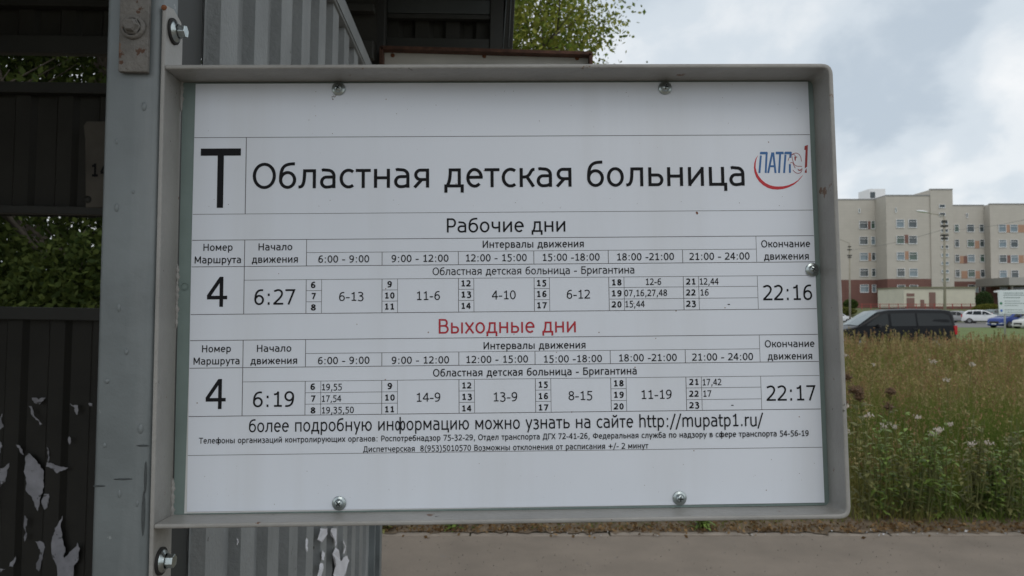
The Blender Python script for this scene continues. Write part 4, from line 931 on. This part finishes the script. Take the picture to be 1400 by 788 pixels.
P_w = paint('white', (.72, .73, .74)); P_s = paint('silver', (.36, .36, .36), .5, .35); P_b = paint('blue', (.03, .06, .26), .2); P_g = paint('grey', (.16, .19, .19), .3); P_d = paint('dark_silver', (.28, .27, .26), .5)
suv(1313, 101, radians(118), P_s, 'silver hatchback seen from behind, just right of the van and its pole', 1.0)
suv(1343, 96, radians(148), P_w, 'white crossover facing right, between the silver car and the blue one', 1.07)
suv(1361, 108, radians(205), P_g, 'grey car partly hidden behind the blue car and the information board', .95)
suv(1384, 71, radians(14), P_b, 'bright blue crossover facing left below the white information board', 1.0)
suv(1414, 68, radians(12), paint('offwhite', (.6, .6, .58)), 'white car nose cut by the right edge of the photo', .84)
suv(1142, 99, radians(-170), P_w, 'white car mostly hidden behind the sign frame, left of the black van', .92)
# ------------------------------------------------------------------ white information board on posts
YI = 40.0
ib = empty('information_board', (X_(1400, YI), YI, 0), 'white information board on grey posts by the car park with lines of print', 'notice board'); io = ib.location
def ip(px, py): q = W(px, py, YI) - io; return (q.x, q.z)
MB().prism([ip(1364.2, 397.0), ip(1437, 395.5), ip(1437, 430), ip(1366.4, 429)], .05, 'y', 0).build('panel', mat('board_panel', (.66, .72, .73), .4, var=.03), ib, bevel=.005)
for px in (1375, 1428): q = ip(px, 430); MB().tube((q[0], .08, 0), (q[0], .08, ip(px, 400)[1]), .045, .045, 8).build('post', mat('grey_post', (.4, .4, .4), .5), ib)
q = ip(1363.2, 399.2); MB().box(q[0] - .12, q[0] + .03, -.05, .1, q[1] - .03, q[1] + .06).build('corner_bracket', M_white, ib)
rs = random.Random(3); b = MB(); yy = 400.3
for row in range(9):
    x = 1372 if row in (0, 1, 2) else 1373.5; end = [1391, 1400, 1387, 1388, 1392, 1386, 1390, 1397, 1392][row] + 6
    py = [400.5, 403.2, 406.6, 411.5, 414.6, 417.6, 423.5, 426.6, 428.2][row]
    if row == 8: continue
    while x < end:
        w_ = rs.uniform(1.0, 3.2); p0 = ip(x, py); p1 = ip(x + w_, py + (1.05 if row < 3 else .8)); b.add([(p0[0], -.003, p0[1]), (p1[0], -.003, p0[1]), (p1[0], -.003, p1[1]), (p0[0], -.003, p1[1])], [(0, 1, 2, 3)]); x += w_ + .55
b.build('print_lines', mat('board_print', (.14, .2, .2), .6, var=0), ib, norm=False)
for px, py, m in ((1368.6, 415, mat('board_green', (.03, .2, .1), .5)), (1369.2, 425, mat('board_blue', (.05, .15, .5), .5))):
    q = ip(px, py); MB().lathe([(.075, -.003), (.07, -.006), (.001, -.006)], 'y', (q[0], 0, q[1]), 12).build('round_symbol', m, ib)
# a far row of trees closes the horizon behind the buildings
wv, wf, wc = [], [], []
rngf = np.random.default_rng(77); pts = np.stack([rngf.uniform(-700, 900, 30000), rngf.uniform(300, 380, 30000), np.zeros(30000)], 1)
pts[:, 2] = 3 + rngf.uniform(0, 1, 30000) ** .7 * (7 + 3 * np.sin(pts[:, 0] * .02) + 2 * np.sin(pts[:, 0] * .11))
v, f, c = leaves(rngf, pts, 3.2, (.03, .05, .02), (.07, .09, .035), .8); o = fastmesh('distant_wood', v, [f], M_leaf, c); tag(o, 'distant low wood along the horizon behind the hospital', 'wood', kind='stuff')
# ------------------------------------------------------------------ trees
def make_tree(name, loc, H, r, zc, nleaf, lsize, ca, cb_, label, seed, trunk_r=.16, nlimb=14, clump=.42, start=.25, cat='tree', spread=1.0, twigs=9):
    rs = random.Random(seed); rg = np.random.default_rng(seed); e = empty(name, loc, label, cat); tb = MB(); lb2 = MB(); ends = []
    P = [Vector((0, 0, -.1))]; d = Vector((0, 0, 1)); n = 9
    for i in range(n):
        d = (d + Vector((rs.uniform(-.09, .09), rs.uniform(-.09, .09), .0))).normalized(); P.append(P[-1] + d * H / n)
    rad = [trunk_r * (1 - .9 * i / n) for i in range(n + 1)]
    for i in range(n): tb.tube(P[i], P[i + 1], rad[i], rad[i + 1], 9, cap=False)
    for k in range(nlimb):
        t = start + (1 - start) * (k + rs.random() * .6) / nlimb; i = min(n - 1, int(t * n)); p = P[i].lerp(P[i + 1], t * n - i)
        az = k * 2.4 + rs.uniform(-.4, .4); ln = (r * (1.15 - .75 * max(0, (t - .35) / .65))) * rs.uniform(.8, 1.1) * spread; up = rs.uniform(.55, 1.0)
        dd = Vector((cos(az), sin(az), up)).normalized(); rr = rad[i] * .5; q = p; m = 6
        for j in range(m):
            dd = (dd + Vector((rs.uniform(-.16, .16), rs.uniform(-.16, .16), rs.uniform(-.10, .14)))).normalized(); q2 = q + dd * ln / m; lb2.tube(q, q2, rr * (1 - j / m * .8), rr * (1 - (j + 1) / m * .8), 6, cap=False)
            if j >= 1:
                for s_ in range(twigs // 3 + 1):
                    td = (dd * .7 + Vector((rs.uniform(-1, 1), rs.uniform(-1, 1), rs.uniform(-.3, .8)))).normalized(); tl = ln * rs.uniform(.18, .36); tp = q.lerp(q2, rs.random()); te = tp + td * tl
                    lb2.tube(tp, te, rr * .22 + .004, .004, 4, cap=False)
                    for u_ in (.35, .6, .85, 1.05): ends.append(tp + td * tl * u_)
            q = q2
    E = np.array([tuple(v) for v in ends]); per = rg.choice(len(E), nleaf, p=(lambda w: w / w.sum())(rg.uniform(.1, 1, len(E)) ** 1.6))
    pts = E[per] + rg.normal(size=(nleaf, 3)) * clump * np.array([1, 1, .8]) * .5
    v, f, c = leaves(rg, pts, lsize, ca, cb_, .62)
    tb.build('trunk', M_bark, e, norm=False); lb2.build('branches', M_bark, e, norm=False); fastmesh('crown', v, [f], M_leaf, c, e); return e
make_tree('birch_tree', (-.35, 11.6, 0), 9.1, 2.85, 7, 140000, .078, (.12, .18, .03), (.32, .32, .065), 'tall thin leaved tree turning yellow, rising behind the shelter roof', 8, .11, 44, .34, .22, twigs=15, spread=1.0)
make_tree('leafy_tree', (-4.4, 8.2, 0), 6.2, 2.6, 4, 30000, .085, (.024, .04, .010), (.068, .088, .02), 'dense green tree seen left through the upper gap of the shelter', 21, .13, 18, .5, .12)
make_tree('leafy_tree', (-6.6, 9.0, 0), 5.6, 2.6, 4, 22000, .085, (.024, .04, .010), (.065, .085, .02), 'green tree at the far left edge beyond the shelter back wall', 22, .13, 16, .5, .12)
make_tree('leafy_tree', (-3.0, 12.5, 0), 6.8, 2.4, 4, 16000, .085, (.02, .034, .009), (.05, .06, .016), 'darker tree farther back behind the shelter, left of the birch', 23, .12, 14, .5, .12)
for i, (x, y, r_, lab) in enumerate(((-3.6, 6.6, (1.1, .7, 1.25), 'dense shrub right behind the shelter wall, nearest the post'), (-2.3, 7.2, (1.0, .7, 1.15), 'dense shrub behind the shelter post and sign'), (-5.2, 6.8, (1.1, .8, 1.35), 'dense shrub behind the shelter at the far left'))):
    bush('wild_shrub', (x, y, 0), r_, 16000, .075, (.024, .04, .010), (.068, .088, .02), lab)
bush('wild_thicket', (-7.5, 11.5, 0), (7.5, 1.0, 1.7), 42000, .1, (.025, .04, .01), (.07, .09, .022), 'long dark thicket closing the view behind the shelter trees', 'thicket')
# ------------------------------------------------------------------ tall grass
rg = np.random.default_rng(11)
def dens_pts(n, y0, y1, p=1.5):
    y = (rg.uniform(0, 1, n) * (y1 ** (2 - p) - y0 ** (2 - p)) + y0 ** (2 - p)) ** (1 / (2 - p)); x = rg.uniform(-.12, .86, n) * (y + 1.2); return x, y
def patch(x, y, s, ph): return np.sin(x * s + ph) * np.sin(y * s * 1.3 + ph * 2.1) + .5 * np.sin(x * s * 2.7 + y * s * 1.9 + ph * 3)
def blades(name, n, y0, y1, hmin, hmax, w, cols, label, lean=.35, edge=None, filt=None, p=1.5, tipcols=None, headn=0, grow=0):
    x, y = dens_pts(n, y0, y1, p)
    if filt is not None:
        k = filt(x, y); x, y = x[k], y[k]
    n = len(x); h = rg.uniform(hmin, hmax, n) * (1 + .20 * patch(x, y, .9, 1.0) + .12 * patch(x, y, 2.6, 2.0)) * np.clip((y - 5.3) / 1.7, .2, 1) ; wd = w * rg.uniform(.6, 1.4, n) * (1 + .06 * (y - 5))
    z0 = np.interp(y, [-50, 26, 29], [0, 0, -.2]); az = rg.uniform(0, 2 * pi, n); ln = rg.uniform(.05, lean, n) * h; wa = rg.uniform(0, pi, n)
    wx, wy = np.cos(wa) * wd / 2, np.sin(wa) * wd / 2; ts = [0, .35, .7, 1]; V = []; 
    for t in ts:
        cx = x + np.cos(az) * ln * t ** 2; cy = y + np.sin(az) * ln * t ** 2; cz = z0 + h * t * (1 - .12 * t); k = (1 - t * .75) if t < 1 else 0
        if t < 1: V += [np.stack([cx - wx * k, cy - wy * k, cz], 1), np.stack([cx + wx * k, cy + wy * k, cz], 1)]
        else: V.append(np.stack([cx, cy, cz], 1))
    V = np.stack(V, 1).reshape(-1, 3); b_ = np.arange(n)[:, None] * 7
    q = np.concatenate([b_ + np.array([[0, 1, 3, 2]]), b_ + np.array([[2, 3, 5, 4]])]); t3 = b_ + np.array([[4, 5, 6]])
    pick = rg.integers(0, len(cols), n); bc = np.array(cols)[pick] * rg.uniform(.7, 1.3, n)[:, None]
    pg = patch(x, y, .62, 4.0) + .6 * patch(x, y, 1.7, 1.3); mixg = np.clip(.52 + .9 * pg + (.35 - .05 * (y - 5)), 0, 1)[:, None]; bc = bc * (1 - .7 * mixg) + np.array([.105, .17, .03]) * .7 * mixg; dk = np.clip(-pg - .2, 0, 1)[:, None]; bc = bc * (1 - .35 * dk) + np.array([.36, .26, .11]) * .35 * dk
    C_ = np.repeat(bc, 7, 0); heads = []
    F3 = [q, t3]
    if headn:        # seed heads: little slivers round the top of each stalk
        m = headn; base = np.stack([x + np.cos(az) * ln, y + np.sin(az) * ln, z0 + h * .86], 1); hp = np.repeat(base, m, 0); tt = rg.uniform(-.14, .05, (n * m, 1)); hp = hp + np.concatenate([rg.normal(size=(n * m, 2)) * .013, tt], 1)
        s = np.repeat(.0065 + .0006 * (y - 5), m)[:, None] * rg.uniform(.6, 1.5, (n * m, 1)); a = rg.normal(size=(n * m, 3)) * .5; a[:, 2] += 1; bb = rg.normal(size=(n * m, 3))
        HV = np.stack([hp - a * s, hp + bb * s * .42, hp + a * s, hp - bb * s * .42], 1).reshape(-1, 3); hf = np.arange(n * m * 4).reshape(-1, 4) + len(V)
        hc = np.array(tipcols)[rg.integers(0, len(tipcols), n)] * rg.uniform(.75, 1.25, n)[:, None]; C_ = np.concatenate([C_, np.repeat(hc, 4 * m, 0)]); V = np.concatenate([V, HV]); F3.append(hf)
    o = fastmesh(name, V, F3, M_grass, C_); return tag(o, label, 'grass', kind='stuff')
M_grass = mat('grass_blades', (.1, .1, .03), .75, attr='Col', spec=.05); add_trans(M_grass, .3)
G_ = [(.17, .20, .045), (.22, .21, .055), (.12, .17, .035)]; TAN = [(.25, .22, .08), (.31, .27, .105), (.20, .195, .06), (.16, .19, .045)]; RED = [(.28, .17, .09), (.32, .21, .11), (.33, .26, .12), (.36, .30, .15), (.22, .2, .07)]
blades('green_grass', 90000, 5.62, 26, .25, .70, .006, G_, 'knee high green grass covering the verge beyond the path', 1.1)
blades('dry_grass', 52000, 5.62, 26, .4, .92, .0036, TAN, 'tall dry tan grass stalks on the verge beyond the path', .55)
blades('seeding_grass', 17000, 6.0, 26, .50, 1.0, .003, TAN, 'reddish brown seed heads of tall grass in front of the van', .25, tipcols=RED, headn=16)
blades('short_verge_grass', 9000, 5.45, 5.95, .04, .14, .005, G_ + TAN[:1], 'short scruffy grass at the edge of the path', .8, p=1.01)
blades('lawn_grass', 26000, 36.5, 72, .08, .2, .03, [(.10, .13, .025), (.13, .15, .03)], 'mown lawn between the van and the parked cars', .5, p=1.9)
# leaf litter along the path edge
n = 5200; x = rg.uniform(-3, 13, n); y = 5.37 + np.abs(rg.normal(size=n)) * .13 - (rg.uniform(0, 1, n) < .05) * rg.uniform(0, .2, n); pts = np.stack([x, y, .012 + rg.uniform(0, .02, n)], 1)
v, f, c = leaves(rg, pts, .03, (.10, .055, .025), (.30, .20, .10), .7, 0); v[:, 2] = np.clip(v[:, 2], .008, .05)
tag(fastmesh('leaf_litter', v, [f], M_leaf, c), 'fallen brown leaves along the edge of the path', 'leaf litter', kind='stuff')
n = 70; x = rg.uniform(.2, 6, n); pts = np.stack([x, 5.28 + np.abs(rg.normal(size=n)) * .12, np.full(n, .016)], 1); v, f, c = leaves(rg, pts, .022, (.6, .6, .62), (.45, .45, .42), .8, 0); v[:, 2] = np.clip(v[:, 2], .008, .05)
tag(fastmesh('litter_scraps', v, [f], M_leaf, c), 'tiny pale scraps of litter by the path edge', 'litter', kind='stuff')
n = 2600; x = rg.uniform(-3, 10, n); y = rg.uniform(3.3, 5.3, n) ; pts = np.stack([x, y, np.full(n, .004)], 1); v, f, c = leaves(rg, pts, .009, (.32, .28, .24), (.15, .135, .12), .8, 0); v[:, 2] = np.clip(v[:, 2], .001, .009)
tag(fastmesh('path_grit', v, [f], M_leaf, c), 'loose grit scattered over the asphalt path', 'grit', kind='stuff')
# ------------------------------------------------------------------ weeds one can tell apart
def leafblade(b, p, d, ln, w, rs):
    d = d.normalized(); sd_ = d.cross(Vector((0, 0, 1))); sd_ = sd_.normalized() if sd_.length > .1 else Vector((1, 0, 0)); m1 = p + d * ln * .35 + Vector((0, 0, ln * .08)); m2 = p + d * ln * .7 + Vector((0, 0, ln * .05)); e_ = p + d * ln - Vector((0, 0, ln * .12))
    b.add([p, m1 + sd_ * w * .5, m1 - sd_ * w * .5, m2 + sd_ * w * .38, m2 - sd_ * w * .38, e_], [(0, 1, 2), (1, 3, 4, 2), (3, 5, 4)])
M_stem = mat('weed_stem', (.11, .12, .035), .8, var=.2); M_wleaf = mat('weed_leaf_green', (.17, .25, .05), .55, var=.35, nscale=7); add_trans(M_wleaf, .25)
M_wleaf2 = mat('weed_leaf_olive', (.19, .19, .065), .6, var=.35, nscale=7); add_trans(M_wleaf2, .25)
M_flower = mat('white_fluff', (.50, .44, .38), .9, var=.12, nscale=40); M_dock = mat('dock_seed_brown', (.125, .075, .042), .9, var=.35, nscale=20); M_yel = mat('yellowish_flower', (.35, .3, .1), .9, var=.2)
def weed(kind, loc, h, seed, label, group):
    rs = random.Random(seed); e = empty(kind, loc, label, 'plant', group); st, lf, fl = MB(), MB(), MB(); ns = {'yarrow_plant': 3, 'tansy_plant': 4, 'leafy_weed': 6}[kind]
    for k in range(ns):
        a = rs.uniform(0, 2 * pi); tip = Vector((cos(a) * rs.uniform(.03, .26) * h, sin(a) * rs.uniform(.03, .2) * h, h * rs.uniform(.75, 1.03))); b0 = Vector((cos(a) * .03, sin(a) * .03, -.02)); mid = b0.lerp(tip, .5) + Vector((rs.uniform(-.03, .03), rs.uniform(-.03, .03), .04))
        st.tube(b0, mid, .005, .004, 5, cap=False); st.tube(mid, tip, .004, .0025, 5, cap=False)
        nl = {'yarrow_plant': 9, 'tansy_plant': 6, 'leafy_weed': 15}[kind]; big = {'yarrow_plant': .07, 'tansy_plant': .15, 'leafy_weed': .09}[kind]
        for i in range(nl):
            t = rs.uniform(.08, .93); p = b0.lerp(mid, t * 2) if t < .5 else mid.lerp(tip, t * 2 - 1); aa = i * 2.4 + k; leafblade(lf, p, Vector((cos(aa), sin(aa), rs.uniform(-.3, .9))), big * rs.uniform(.6, 1.3) * (1.2 - .6 * t), big * .32, rs)
        fl = MB()
        if kind == 'yarrow_plant':
            for i in range(26):
                q = tip + Vector((rs.gauss(0, .014), rs.gauss(0, .014), rs.gauss(0, .009))); r_ = rs.uniform(.0025, .006); fl.tube(q - Vector((0, 0, r_)), q + Vector((rs.uniform(-.003, .003), 0, r_)), r_, r_ * .5, 5, smooth=False)
        if kind == 'tansy_plant':
            fl.tube(tip - Vector((0, 0, .02)), tip + Vector((0, 0, .004)), .02, .045, 9)
            for i in range(70):
                q = tip + Vector((rs.gauss(0, .019), rs.gauss(0, .019), rs.gauss(0, .016))); r_ = rs.uniform(.005, .010); fl.tube(q, q + Vector((0, 0, r_ * 1.4)), r_, r_ * .4, 4, smooth=False)
        if fl.v: fl.build('flower_head' if kind == 'yarrow_plant' else 'seed_head', M_flower if kind == 'yarrow_plant' else M_dock, e, norm=False)
    st.build('stems', M_stem, e, norm=False); lf.build('leaves', M_wleaf if kind == 'leafy_weed' and seed % 3 else M_wleaf2, e, norm=False)
    return e
def wp(px, pyt, h, ground=0): # depth at which a plant of height h has its top at pixel row pyt
    Y = max(5.75, F * (CAMZ - h) / (pyt - 426)); return (X_(px, Y), Y, ground)
for i, (px, py, h, lab) in enumerate(((1240, 560, .86, 'largest clump of white fluffy flower heads in the middle of the verge'), (1166, 563, .86, 'pinkish white flower heads beside the right edge of the sign frame'), (1322, 603, .72, 'lone white flower head low on the right of the verge'), (1256, 590, .78, 'white flower heads just below the largest white clump'),
        (1171, 482, 1.12, 'tall pale flower head close to the van front'), (1300, 497, 1.08, 'pale yellowish flower heads below the tail of the van'))):
    weed('yarrow_plant', wp(px, py, h), h, 40 + i, lab, 'white flowering weeds on the verge')
for i, (px, py, h, lab) in enumerate(((1172, 513, 1.05, 'rust brown withered flower heads next to the sign frame'), (1198, 518, 1.02, 'rust brown withered flower heads, the right one of the dark pair'))):
    weed('tansy_plant', wp(px, py, h), h, 60 + i, lab, 'brown withered plants on the verge')
L_ = [(1200, 620, .62, 'leafy green weed low beside the right edge of the sign frame'), (1232, 640, .55, 'short leafy weed below the white flower clump'), (1262, 610, .7, 'leafy weed right under the middle white flowers'), (1290, 640, .58, 'bright leafy weed low in the middle of the verge'),
      (1325, 628, .62, 'bright broad leaved weed below the lone white flower'), (1350, 640, .6, 'bright leafy weed with pale leaf tips, low on the right'), (1385, 610, .7, 'leafy weed at the right edge of the photo, knee high'), (1180, 655, .5, 'lowest leafy weed touching the sign frame corner'),
      (1362, 668, .45, 'small bright weed near the path on the right'), (1240, 600, .75, 'taller olive weed around the white flower clump'), (1330, 585, .8, 'tall leafy weed behind the lone white flower'), (1285, 585, .8, 'tall leafy weed just right of the white flower clump'),
      (1220, 568, .85, 'tall dark weed below the brown withered heads'), (1365, 560, .85, 'tall dark leafy weed on the right side of the verge'), (1395, 575, .85, 'tall leafy weed cut by the right edge of the photo'), (1340, 700, .3, 'tiny weed at the path edge, right of the sign')]
for i, (px, py, h, lab) in enumerate(L_):
    x_, y_, _ = wp(px, py, h)
    weed('leafy_weed', (x_, max(5.75, y_), 0), h, 80 + i, lab, 'leafy green weeds on the verge')
for i, (px, lab) in enumerate(((527, 'small weed with yellowing leaves poking out below the sign by the shelter post'), (955, 'small dark green weed poking out below the sign frame, toward its right'), (620, 'small green weed at the path edge below the middle of the sign'))):
    weed('leafy_weed', (X_(px, 5.47), 5.47, 0), .16, 120 + i, lab, 'small weeds at the path edge')
